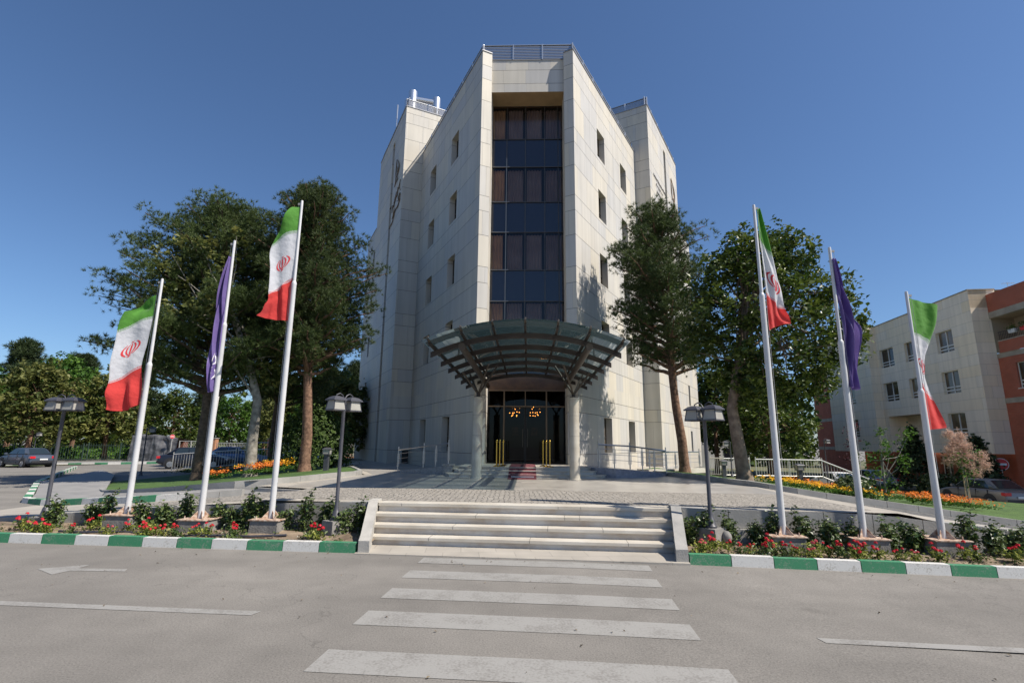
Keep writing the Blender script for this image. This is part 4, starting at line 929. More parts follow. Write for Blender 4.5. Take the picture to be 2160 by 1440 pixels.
def tree(name,label,cat,base,trunk_pts,r0,r1,limbs,crown,bark,leaf,lv=3,seed=1,group=None):
    t=thing(name,label,cat,base,0,group); rng=np.random.default_rng(seed)
    mb=MB(); mb.tube([(p[0],p[1],p[2]) for p in trunk_pts],[r0+(r1-r0)*(i/(len(trunk_pts)-1))**.8 for i in range(len(trunk_pts))],12)
    # root flare
    mb.tube([(0,0,-.25),(0,0,.02),(0,0,.35)],[r0*1.5,r0*1.25,r0*.98],12,cap=False)
    mb.build("trunk",bark,t,smooth='auto')
    mb=MB()
    for a,b,ra,rb in limbs: limb(mb,a,b,ra,rb,rng)
    if limbs: mb.build("branches",bark,t,smooth='auto')
    V,T=crown; link("crown",leafmesh(name+"_crown",V,lv,T,[leaf]),t); return t
def bigpine(name,label,base,lean,H,zc,prof,n_br,seed,r0=.24,leaf=PINE,bark=BARKP,padr=.55,shift=(0,0),tufts=24,k=15,L=.20,Wd=.021,extra=(),group=None,asym=None,reach=(.35,1.0)):
    """prof(t): crown radius at t in 0..1 from crown base to top; asym(angle)->factor"""
    rng=np.random.default_rng(seed); tp=[]
    for i in range(9):
        t=i/8; tp.append((lean[0]*t+.06*math.sin(i*1.7+seed),lean[1]*t+.05*math.cos(i*1.3),H*t*.97))
    def tr(z):
        t=max(0,min(1,z/(H*.97)))*8; i=min(7,int(t)); f=t-i
        return [tp[i][j]*(1-f)+tp[i+1][j]*f for j in range(3)]
    limbs=[]; pads=[]
    for j in range(n_br):
        t=(j+rng.random()*.8)/n_br; z=zc+(H-zc)*t; ang=j*2.399+rng.uniform(-.4,.4); R=prof(t)*rng.uniform(.5,1.14)*(asym(ang,t) if asym else 1)
        a=tr(z*.97-.2); up=.28+.35*t; e=(a[0]+shift[0]*t*(1-t)*4+R*math.cos(ang),a[1]+shift[1]*t*(1-t)*4+R*math.sin(ang),z+R*up*.6)
        limbs.append((tuple(a),e,.05+.05*(1-t),.015))
        m=max(3,int(R/.40))
        for q in range(m):
            f=reach[0]+(reach[1]-reach[0])*(q+rng.random()*.7)/m; p=[a[i]+(e[i]-a[i])*f for i in range(3)]
            rr=padr*rng.uniform(.65,1.2)*(1.05-.15*f); sp=.42*(1-.4*f)*max(R*.35,.4)
            for s in range(2 if f>.45 else 1):
                pads.append((p[0]+rng.normal(0,sp*.55),p[1]+rng.normal(0,sp*.55),p[2]+rng.normal(.08,.16),rr,rr*.72))
    for (x,y,z,r) in extra: pads.append((x,y,z,r,r*.7)); limbs.append((tuple(tr(max(zc,z-1))),(x,y,z),.04,.015))
    for i in range(3): p=tr(H*.97); pads.append((p[0]+rng.normal(0,.12),p[1],p[2]+.1+.25*i,.32,.3))
    return tree(name,label,"tree",base,tp,r0,r0*.3,limbs,crown_pine(pads,rng,tufts,k,L,Wd),bark,leaf,3,seed,group)
def broad(name,label,base,tp,r0,blobs,seed,leaf,bark,nl=230,size=.17,group=None,cat="tree",limbr=.05,asp=.7):
    """broadleaf crown: leaves gathered on twigs within blobs (x,y,z,r)"""
    rng=np.random.default_rng(seed); Cs=[];Ns=[];T=[];limbs=[]
    top=tp[-1]; nn=len(tp)
    for (x,y,z,r) in blobs:
        n=int(nl*(r/.8)**2); tw=max(4,n//14); d=unit(rng.normal(0,1,(tw,3))); tc=np.array([x,y,z])+d*r*rng.uniform(.35,1,(tw,1))**.7
        c=np.repeat(tc,14,0)+rng.normal(0,.16*max(.6,r),(tw*14,3)); Cs.append(c); nr=rng.normal(0,.55,(len(c),3)); nr[:,2]+=.8; Ns.append(unit(nr)); 
        T.append(np.clip(np.repeat(rng.normal(.45,.25,tw),14)+rng.normal(0,.15,len(c)),0,1))
        a=tp[min(nn-1,max(1,int(nn*.55+rng.random()*nn*.45)))]; limbs.append((a,(x,y,z),limbr,.012))
    C=np.concatenate(Cs); Nn=np.concatenate(Ns)
    return tree(name,label,cat,base,tp,r0,r0*.45,limbs,leaves(C,Nn,size,rng,asp,np.concatenate(T)),bark,leaf,3,seed,group)
# --- the big pines left
pf=lambda pts:(lambda t:interp(t,pts))
bigpine("pine_tree","large dark spreading pine left of the building, its low limb reaching far left",(-13.6,23,lz_l(-13.6,23)-.05),(-.2,.3),12.7,3.9,
        pf([(0,3.9),(.15,4.5),(.3,4.4),(.5,3.9),(.8,2.8),(1,.9)]),135,11,r0=.27,bark=BARKD,padr=.50,
        extra=((-5.2,-.6,8.1,.5),(-4.8,-.3,7.7,.55),(-4.3,-.5,8.6,.5),(-4.3,.2,7.4,.5),(-5.0,-.2,8.3,.4),(-3.6,-.4,7.6,.6),(-4.4,0,10.2,.5),(-3.9,-.2,10.6,.5),(-1.3,-.3,13.0,.55),(.8,0,12.7,.5),(2.0,.2,12.2,.5),(-2.6,0,12.0,.5)))
bigpine("pine_tree","tall pine with a straight bare red-brown trunk left of the building",(-9.0,23,lz_l(-9,23)-.05),(-.5,0),13.1,4.5,
        pf([(0,1.9),(.2,2.9),(.45,3.0),(.7,2.3),(.9,1.5),(1,.6)]),115,12,r0=.25,padr=.50,
        extra=((2.95,-.4,9.1,.42),(2.5,-.2,9.3,.45),(3.2,-.5,8.9,.32),(2.3,-.4,5.9,.5),(2.0,0,8.2,.55),(-1.7,0,12.6,.5),(-1.3,0,13.2,.4)))
bigpine("pine_tree","dark pine filling the gap behind the two front pines left of the building",(-12.3,27.0,lz_l(-12.3,27)-.1),(.3,.2),13.2,3.6,
        pf([(0,2.4),(.3,3.1),(.6,2.6),(.85,1.6),(1,.6)]),80,15,r0=.24,bark=BARKD,padr=.55)
broad("plane_tree","grey-barked tree with sparse yellow-green leaves among the left pines",(-11.1,22.5,lz_l(-11.1,22.5)-.05),[(0,0,0),(-.05,0,1.6),(.0,0,3.2),(-.5,-.2,5),(-1.3,-.5,7)],.26,
      [(-2.2,-2.0,9.6,.8),(-3.3,-2.0,9.2,.7),(-2.8,-2.2,8.2,.8),(-3.6,-2.2,7.4,.6),(-1.9,-2.2,7.5,.8),(-1.1,-2,8.6,.7),(-3.0,-2.0,6.4,.7),(-1.5,-2.0,6.4,.7),(-4.0,-2.1,8.4,.5),(.5,0,4.4,.9),(1.2,0,5.4,.8),(-.9,-1.6,10.2,.6)],21,OLIVE,BARKG,nl=150,size=.2)
# --- right
bigpine("pine_tree","leaning pine with a bare trunk in front of the building's right side",(7.4,22.4,.62),(-.85,-.1),11.7,4.5,
        pf([(0,1.9),(.2,2.5),(.5,2.6),(.75,2.0),(1,.8)]),88,13,r0=.23,padr=.48,asym=lambda a,t:1-.12*math.cos(a),
        extra=((-2.9,-.3,6.6,.42),(-2.5,-.2,6.9,.42),(-2.0,-.3,6.0,.4),(-2.5,-.3,9.9,.42),(-2.2,-.3,9.3,.45),(1.5,-.2,11.2,.35),(.9,-.2,11.0,.4),(1.7,-.2,10.7,.4),(.1,0,11.8,.35)))
rb=random.Random(4); bl=[]
for i in range(62):
    t=(i+.5)/62; z=2.7+5.9*t; R=interp(t,[(0,1.2),(.2,2.1),(.38,2.7),(.55,2.6),(.85,1.7),(1,.6)])*(.35+.65*math.sqrt(rb.random())); a=i*2.399
    bl.append((1.25+R*math.cos(a)*1.12,R*math.sin(a)*.75,z,.72))
bl+=[(4.2,0,4.6,.55),(3.9,.1,5.2,.5),(4.4,-.1,5.3,.4),(3.4,0,6.4,.5)]
broad("plane_tree","broad leafy plane tree behind the right-hand flags",(7.84,17.7,.68),[(0,0,0),(-.12,0,1.2),(-.25,0,2.4),(.1,0,4.0),(.5,0,6),(.7,0,8)],.24,bl,22,PLANE,mat("plane_bark",(.12,.085,.06),.9,c2=(.24,.18,.13),scale=6,detail=8,bump=.7,bscale=20),nl=430,size=.165)
# --- background trees (built once, then copied)
def far_pine(seed,H): 
    return bigpine("pine_tree","",(0,0,0),(.4,.2),H,H*.28,pf([(0,H*.2),(.3,H*.24),(.6,H*.18),(.85,H*.1),(1,H*.03)]),34,seed,r0=.3,leaf=PINE2,bark=BARKP,padr=.95,tufts=11,k=9,L=.45,Wd=.07)
def far_broad(seed,leaf,H,r):
    rg=random.Random(seed); B=[]
    for i in range(30):
        t=(i+.5)/30; z=H*.28+H*.66*t; R=r*interp(t,[(0,.8),(.35,1),(.7,.8),(1,.3)])*(.3+.7*math.sqrt(rg.random())); a=i*2.4; B.append((R*math.cos(a),R*math.sin(a),z,1.15))
    return broad("leafy_tree","",(0,0,0),[(0,0,0),(.1,0,H*.2),(.2,.1,H*.45),(.1,0,H*.7)],.26,B,seed,leaf,BARKP,nl=120,size=.36,limbr=.06)
protos={'p1':far_pine(31,12),'p2':far_pine(32,12),'g':far_broad(33,BRIGHT,11,3.4),'o':far_broad(34,OLIVE,9,3.0),'d':far_broad(35,PLANE,11,3.6)}
far=[ # kind,x,y,scale,rz,label
 ('o',-43.5,47,1.0,.3,"olive-leaved tree with a leaning brown trunk behind the dark parked saloon"),
 ('p1',-58,60,1.1,1,"dark pine at the far left edge behind the park fence"),
 ('g',-47.5,54,1.0,2,"green tree over the park fence between two pines at the left"),
 ('p2',-52,62,1.0,2.5,"pine with a pointed top behind the left lamp post"),
 ('o',-41,53,1.0,4,"yellowish tree standing behind the left double lamp"),
 ('p1',-46,64,.98,4,"grey-green pine behind the yellowish tree"),
 ('d',-38.5,59,.72,.5,"dark leafy tree over the tarpaulin stall's left end"),
 ('p2',-40,68,.8,5,"pine behind the leftmost flag"),
 ('g',-33.5,62,.68,1.5,"bright green tree directly above the black tarpaulin stall"),
 ('p1',-34,72,.85,3,"pine rising behind the white and grey gate"),
 ('p2',-28.5,66,.8,.9,"pine behind the concrete utility pole"),
 ('o',-26,58,.78,2.2,"small yellow-leaved tree beside the brick gate pillars"),
 ('g',-22.5,60,.9,3.1,"green tree behind the brick gate pillars"),
 ('p1',-21,68,1.0,.2,"tall pine in the gap between the two front pines"),
 ('d',-18.5,52,.85,4.2,"dark tree just left of the red-barked pine"),
 ('g',-16,62,.95,5.2,"pale green tree behind the red-barked pine"),
 ('d',-14.5,44,.72,.8,"dark tree in the shade between pine trunk and office block"),
 ('o',-12.3,37,.72,1.8,"yellow-green tree touching the left edge of the office block"),
 ('p2',-17,48,.7,1.1,"low dark pine behind the bollard light"),
 ('d',18,46,.95,.3,"dark tree just right of the office block's right wing"),
 ('p1',22.5,50,.9,1.3,"pine behind the plane tree"),
 ('d',21,42,.85,2.3,"dense dark tree behind the white railing"),
 ('d',23.5,54,1.0,3.3,"dark tree close to the far red brick wall"),
 ('p2',16.5,56,.95,5.3,"distant pine glimpsed behind the leaning pine"),
 ('d',29.5,60,1.0,.9,"tall dark tree behind the left end of the apartments"),
 ('p1',-64,50,1.0,2.9,"pine beside the left image edge, nearest the white car"),
 ('g',-53,50,.9,5.9,"green tree above the white car at the left edge"),
 ('d',-57,56,.8,1.2,"dark undergrowth tree at the far left behind the fence"),
]
used=set()
for kd,x,y,s,rz,l in far:
    p=protos[kd]; z=gz(x,y)-.1
    if kd not in used: p.location=(x,y,z); p.scale=(s,)*3; p.rotation_euler=(0,0,rz); p["label"]=l; p["group"]="background trees"; used.add(kd)
    else: q=copy_tree(p,loc=(x,y,z),rz=rz,label=l,scale=s); q["group"]="background trees"
# far wooded belt that reads as one mass
rng=np.random.default_rng(77); Cs=[];Ns=[]
for i in range(520):
    x=rng.uniform(-110,60); y=rng.uniform(80,96)+abs(x)*.02; z=rng.uniform(-1,8.5)*(1 if i%2 else .45); n=46; r=rng.uniform(1.6,2.6)
    d=unit(rng.normal(0,1,(n,3))); Cs.append(np.array([x,y,z])+d*r*rng.uniform(.5,1,(n,1))); nr=rng.normal(0,.6,(n,3)); nr[:,2]+=.6; Ns.append(unit(nr))
V,T=leaves(np.concatenate(Cs),np.concatenate(Ns),.9,rng,.7); o=link("far_wood",leafmesh("far_wood",V,3,T,[PLANE])); stuff(o,"far belt of woodland behind the park trees","woodland")
# undergrowth behind the left fence
Cs=[];Ns=[]
for i in range(330):
    x=rng.uniform(-62,-24); y=interp(x,[(-62,54),(-40,64),(-24,66)])+rng.uniform(-3,6); n=24
    d=unit(rng.normal(0,1,(n,3))); Cs.append(np.array([x,y,.35])+d*np.array([1.1,1.0,.75])*rng.uniform(.5,1,(n,1))); nr=rng.normal(0,.6,(n,3)); nr[:,2]+=.6; Ns.append(unit(nr))
V,T=leaves(np.concatenate(Cs),np.concatenate(Ns),.42,rng,.7); o=link("undergrowth",leafmesh("undergrowth",V,3,T,[BRIGHT])); stuff(o,"green undergrowth behind the park fence","undergrowth")
# --- round bush by the pine, junipers and shrubs right
def bush(name,label,loc,r,h,leaf,n,size,seed,cat="bush",stem=True,asp=.6,cone=False,group=None):
    rng=np.random.default_rng(seed); t=thing(name,label,cat,loc,0,group)
    tw=n//8; d=unit(rng.normal(0,1,(tw,3))); d[:,2]=np.abs(d[:,2]); rr=rng.uniform(.5,1,(tw,1))**.5
    c=d*rr*np.array([r,r,h]); 
    if cone: u=rng.random(tw)**.7; a=rng.uniform(0,6.28,tw); R=r*(1-u)*np.sqrt(rng.uniform(.3,1,tw)); c=np.stack([R*np.cos(a),R*np.sin(a),u*h],1); d=unit(c*np.array([1,1,.3])+1e-3)
    c=np.repeat(c,8,0)+rng.normal(0,.07*max(1,r),(tw*8,3)); nn=unit(np.repeat(d,8,0)+rng.normal(0,.5,(tw*8,3)))
    V,T=leaves(c,nn,size,rng,asp); link("foliage",leafmesh(name+"_leaves",V,3,T,[leaf]),t)
    if stem: mb=MB(); mb.tube([(0,0,-.1),(.02,0,h*.7)],[.05*r+.01,.01],6); mb.build("stem",BARKG,t)
    return t
bush("round_bush","large round feathery green bush behind the red-barked pine trunk",(-9.6,25.5,.7),1.9,2.9,leafmat("bush_leaves",(.03,.06,.012),(.09,.14,.03),tl=.2),5200,.16,41)
bush("juniper","dark upright juniper below the apartment overhang, left one",(29.3,38,-1.1),1.9,4.3,PINE2,4200,.24,42,cone=True,group="junipers")
bush("juniper","dark upright juniper below the apartments, behind the pink-flowered tree",(29.6,33.2,-1.15),1.8,3.6,PINE2,4200,.24,43,cone=True,group="junipers")
bush("low_bush","low dark bush between the two junipers",(28.6,35.3,-1.1),1.2,1.4,SHRUB,1500,.2,44)
bush("leafy_shrub","low leafy shrub at the end of the white railing",(13.3,20.6,-.05),.8,.75,SHRUB,1500,.13,45)
broad("young_tree","young tree with bright yellow-green shoots in front of the apartments",(14.4,20.4,lz_r(14.4,20.4)-.03),[(0,0,0),(.02,0,.7),(.05,0,1.5)],.05,
      [(0,0,1.0,.42),(-.3,0,1.5,.42),(.3,0,1.6,.42),(.7,0,1.3,.36),(0,0,2.1,.42),(-.5,0,.8,.36),(.9,0,2.2,.26),(1.2,0,2.5,.16),(.1,0,2.7,.25),(.5,0,.6,.34),(-.2,0,.4,.36),(.9,0,1.7,.25)],51,BRIGHT,BARKG,nl=330,size=.12,limbr=.015)
broad("purple_shrub","thin purple-leaved sapling beside the rightmost purple flag pole",(13.6,20.8,lz_r(13.6,20.8)-.03),[(0,0,0),(0,0,1),(.05,0,2)],.03,[(0,0,2.0,.3),(.1,0,2.6,.22),(-.15,0,1.5,.28)],52,leafmat("purple_leaves",(.05,.015,.02),(.14,.03,.05)),BARKD,nl=130,size=.1,limbr=.01)
sm_=broad("smoke_tree","young staked tree with fluffy pale pink plumes on the lawn",(18.6,21.6,lz_r(18.6,21.6)-.03),[(0,0,0),(.0,0,.8),(-.05,0,1.5),(-.1,0,2.0)],.035,
      [(-.2,0,1.7,.35),(.25,0,1.55,.35),(0,0,2.2,.35),(-.5,0,2.0,.25),(.5,0,2.0,.25),(.0,0,1.2,.28)],53,BRIGHT,BARKG,nl=110,size=.11,limbr=.012)
rng=np.random.default_rng(9); PC=[(-.55,0,3.0),(-.25,0,2.7),(.1,0,2.9),(.35,0,2.5),(-.75,0,2.3),(-.1,0,2.3),(.2,0,2.1),(-.45,0,2.0),(.55,0,2.0),(-.1,0,1.8),(.35,0,1.7),(.7,0,1.4),(-.9,0,1.9),(1.2,0,2.1),(1.3,0,1.7),(.1,0,2.5),(-.5,0,2.5)]
PC=[(x*.68,y,z*.97) for x,y,z in PC]; C=np.concatenate([np.array(p)+rng.normal(0,.095,(230,3)) for p in PC]); V,T=needles(C[::1],unit(rng.normal(0,1,C.shape)),.12,.014,3,rng,.8)
link("flower_plumes",leafmesh("plumes",V,3,T,[leafmat("pink_plumes",(.60,.36,.28),(.82,.62,.50),tl=.45)]),sm_)
mb=MB(); mb.tube([(.12,.05,0),(.10,.05,1.7)],.02,6); mb.tube([(-.1,.0,0),(-.06,0,1.5)],.02,6); mb.build("stake",mat("stake_wood",(.45,.32,.2),.8),sm_)
# --- shrubs along the beds: three kinds, copied
def bed_shrub(seed,h,r,n):
    rng=np.random.default_rng(seed); t=thing("bed_shrub","","shrub",(0,0,0),0,"shrubs in the front beds"); Cs=[];Ns=[]; mb=MB()
    for k in range(7):
        a=k*2.4+rng.random(); tx,ty=r*.75*math.cos(a)*rng.uniform(.3,1),r*.75*math.sin(a)*rng.uniform(.3,1); th=h*rng.uniform(.55,1.0) if k else h*1.12
        mb.tube([(0,0,-.05),(tx*.5,ty*.5,th*.5),(tx,ty,th*.97)],[.014,.010,.005],5); m=n//7
        f=rng.uniform(.18,1,m); c=np.stack([tx*f,ty*f,th*f],1)+rng.normal(0,.045+.04*(1-f[:,None]),(m,3)); Cs.append(c); nr=c-np.array([tx*.5,ty*.5,0])+rng.normal(0,.25,(m,3)); nr[:,2]+=.15; Ns.append(unit(nr))
    V,T=leaves(np.concatenate(Cs),np.concatenate(Ns),.07,rng,.72); link("foliage",leafmesh("bed_shrub_leaves",V,3,T,[SHRUB]),t); mb.build("stems",BARKG,t); return t
SH=[bed_shrub(61,.52,.20,620),bed_shrub(62,.44,.26,680),bed_shrub(63,.62,.15,520)]
rs=random.Random(17)
ordn=["first","second","third","fourth","fifth","sixth","seventh","eighth","ninth","tenth","eleventh","twelfth","thirteenth","fourteenth","fifteenth"]
fr=[0,0,0]
def put(k,a,bb,l,s=1):
    p=S(a,bb); z=soil_at(a,bb); q=SH[k]
    if not fr[k]: fr[k]=1; q.location=(p.x,p.y,z); q.rotation_euler=(0,0,rs.random()*6); q.scale=(s,s,s); q["label"]=l; return
    copy_tree(q,loc=(p.x,p.y,z),rz=rs.random()*6,label=l,scale=s)
LS=[-10.0,-9.55,-9.2,-8.3,-7.85,-7.5,-6.85,-6.5,-6.15,-5.85,-5.35,-4.95,-4.55,-4.15,-3.9]
for i,a in enumerate(LS): put([0,1,2][(i*7)%3],a,10.08+rs.uniform(-.12,.12) if i!=0 else 9.8,"dark green shrub in the left bed, %s from its left end"%ordn[i],rs.uniform(.85,1.1))
RSx=[2.35,2.62,3.05,3.55,3.8,4.35,4.75,5.1,5.75,6.15,6.95,7.35,7.8,8.2,8.6]
for i,a in enumerate(RSx): put([1,0,2][(i*5)%3],a,10.06+rs.uniform(-.12,.12),"dark green shrub in the right bed, %s from the steps"%ordn[i],rs.uniform(.8,1.1))
# --- red bedding flowers
PET=mat("red_petals",(.55,.008,.015),.6,c2=(.62,.02,.045),scale=30,tl=.3); PET2=mat("pink_petals",(.60,.09,.11),.6,tl=.3)
YL=leafmat("yellow_green_leaves",(.06,.11,.015),(.32,.33,.07),tl=.3)
def flower(seed,nb,h,leaf,pet):
    rng=np.random.default_rng(seed); t=thing("red_flower_plant","","flower",(0,0,0),0,"red bedding flowers")
    m=130; c=rng.normal(0,1,(m,3))*np.array([.075,.075,.05])+np.array([0,0,h*.42]); nr=rng.normal(0,.5,(m,3)); nr[:,2]+=.6
    V,T=leaves(c,unit(nr),.055,rng,.6); link("foliage",leafmesh("flower_leaves",V,3,T,[leaf]),t)
    mb=MB()
    for k in range(nb):
        a=rng.random()*6.28; r=rng.uniform(.0,.10); x,y,z=r*math.cos(a),r*math.sin(a),h*rng.uniform(.75,1.1)
        mb.tube([(x*.3,y*.3,0),(x,y,z)],.004,4)
        b=MB(); 
        for j in range(13):
            dd=unit(rng.normal(0,1,(1,3)))[0]; dd[2]=abs(dd[2])*.8; q=Vector((x,y,z))+Vector(dd)*.024; n=Vector(dd); u=n.cross(Vector((0,.3,1))).normalized()*.019; v=n.cross(u).normalized()*.019
            b.poly([q-u,q-v,q+u,q+v])
        b.build("blossom",pet,t)
    mb.build("stems",YL,t); return t
FLW=[flower(71,4,.25,YL,PET),flower(72,3,.22,SHRUB,PET),flower(73,5,.22,YL,PET),flower(74,3,.2,YL,PET2)]
fl1=[0]*4
def putf(k,a,bb,l,s):
    p=S(a,bb); z=soil_at(a,bb)+.0; q=FLW[k]
    if not fl1[k]: fl1[k]=1; q.location=(p.x,p.y,z); q.scale=(s,s,s); q["label"]=l; q["group"]="red bedding flowers"; return
    c=copy_tree(q,loc=(p.x,p.y,z),rz=rs.random()*6,label=l,scale=s); c["group"]="red bedding flowers"
def tens(n):
    if n<=15: return ordn[n-1]
    o=["sixteenth","seventeenth","eighteenth","nineteenth","twentieth","twenty-first","twenty-second","twenty-third","twenty-fourth","twenty-fifth","twenty-sixth","twenty-seventh","twenty-eighth","twenty-ninth","thirtieth","thirty-first","thirty-second"]
    return o[n-16]
KD=["red-flowered plant with yellow-green leaves","red-flowered dark green plant","bushy red-flowered plant with yellowish leaves","pale pink-flowered plant"]
for bedn,A in (("left",[-10.35,-10.0,-9.75,-9.1,-8.9,-8.3,-8.1,-7.75,-7.6,-7.4,-7.2,-6.9,-6.7,-6.0,-5.8,-4.5,-10.6,-10.85,-9.5,-4.25,-6.45]),
               ("right",[2.3,2.45,2.62,2.8,2.95,3.12,3.3,3.48,3.65,3.85,4.05,4.2,4.4,4.55,4.75,4.95,5.15,5.4,5.65,6.0,6.6,6.75,7.3,8.0,8.3,3.55,4.85])):
    A=sorted(A,reverse=(bedn=="left"))
    for i,a in enumerate(A):
        k=rs.choice([0,0,1,2,3]); putf(k,a,9.25+rs.uniform(-.14,.28),"%s in the %s bed, %s from the steps"%(KD[k],bedn,tens(i+1)),rs.uniform(.75,1.15))
# small weeds and clods on the soil
rng=np.random.default_rng(5); Cs=[]
for a0,a1 in ((-11,-3.6),(2.2,9.5)):
    for i in range(70):
        a=rng.uniform(a0,a1); bb=rng.uniform(9.0,10.2); p=S(a,bb); z=soil_at(a,bb)+.02; Cs.append(np.array([p.x,p.y,z])+rng.normal(0,.05,(12,3))*np.array([1,1,.4]))
C=np.concatenate(Cs); nr=rng.normal(0,.4,C.shape); nr[:,2]+=.8; V,T=leaves(C,unit(nr),.05,rng,.5); o=link("weeds",leafmesh("weeds",V,3,T,[SHRUB])); stuff(o,"scattered small weeds and low leaves on the bed soil","weeds")
mb=MB(); rq=random.Random(6)
for a0,a1 in ((-11,-3.6),(2.2,9.5)):
    for i in range(260):
        a=rq.uniform(a0,a1); bb=rq.uniform(9.0,10.2); p=S(a,bb); r=rq.uniform(.008,.035); n=len(mb.v); mb.ball((p.x,p.y,soil_at(a,bb)+r*.2),r,3,0,.7)
o=mb.build("soil_clods",SOIL); stuff(o,"loose clods and pebbles on the bed soil","clods")
# marigold beds
def flowers_stuff(name,label,pts,zf,n,col1,seed,h=.22,leaf=BRIGHT,few=1):
    rng=np.random.default_rng(seed); P=np.array(pts); C=[]
    while len(C)<n:
        i=rng.integers(len(P)-1); t=rng.random(); q=P[i]*(1-t)+P[i+1]*t; x=q[0]+rng.normal(0,q[2]*.45); y=q[1]+rng.normal(0,q[2]*.45); C.append((x,y,zf(x,y)))
    C=np.array(C); lc=np.repeat(C,5,0)+rng.normal(0,1,(n*5,3))*np.array([.08,.08,.04])+np.array([0,0,h*.45]); nr=rng.normal(0,.5,lc.shape); nr[:,2]+=.5
    V1,T1=leaves(lc,unit(nr),.1,rng,.5)
    C=C[:int(n*few)]; n=len(C); fc=np.repeat(C,4,0)+rng.normal(0,1,(n*4,3))*np.array([.05,.05,.02])+np.array([0,0,h])+np.repeat(rng.normal(0,.06,(n,1))*np.array([[0,0,1]]),4,0); nr=rng.normal(0,.35,fc.shape); nr[:,2]+=.7; V2,T2=leaves(fc,unit(nr),.06,rng,1.0)
    me=leafmesh(name,np.concatenate([V1,V2]),3,np.concatenate([T1,T2]),[leaf,col1],[0]*(len(V1)//3)+[1]*(len(V2)//3)); stuff(link(name,me),label,"flowers")
YEL=mat("yellow_marigold",(.85,.55,.02),.7,c2=(.9,.42,.02),scale=3,tl=.3); ORG=mat("orange_marigold",(.75,.17,.02),.7,c2=(.80,.30,.05),scale=3,tl=.3)
flowers_stuff("yellow_flowers","bed of yellow marigolds in front of the white railing",[(10.6,21.4,1.0),(12.0,20.9,1.1),(13.6,20.0,1.0)],lz_r,330,YEL,81)
flowers_stuff("orange_flowers","bed of orange flowers behind the yellow ones on the right lawn",[(12.6,23.0,.9),(14.6,22.2,.9)],lz_r,200,ORG,82,h=.3)
flowers_stuff("orange_flowers","bright orange flower bed below the young tree",[(15.0,20.2,.9),(16.2,20.2,1.1),(17.3,20.0,.8)],lz_r,330,ORG,83,h=.3)
flowers_stuff("orange_flowers","orange flower bed at the foot of the red-barked pine",[(-10.6,21.8,.7),(-9.6,21.6,.7)],lz_l,150,ORG,84,h=.4)
flowers_stuff("yellow_flowers","yellow flowers either side of the red-barked pine's bed",[(-11.6,22.4,.25),(-9.2,22.2,.3)],lz_l,90,YEL,85,h=.45)
flowers_stuff("orange_flowers","small clump of orange flowers beside the middle left pole",[(-12.0,21.2,.35),(-11.5,21.3,.3)],lz_l,60,ORG,86,h=.3)
flowers_stuff("yellow_flowers","dark leafy bed with a few yellow flowers in front of the left railing",[(-19,30,.5),(-16.5,30.5,.5),(-14,30.5,.5)],lz_l,420,YEL,87,h=.3,leaf=SHRUB,few=.12)
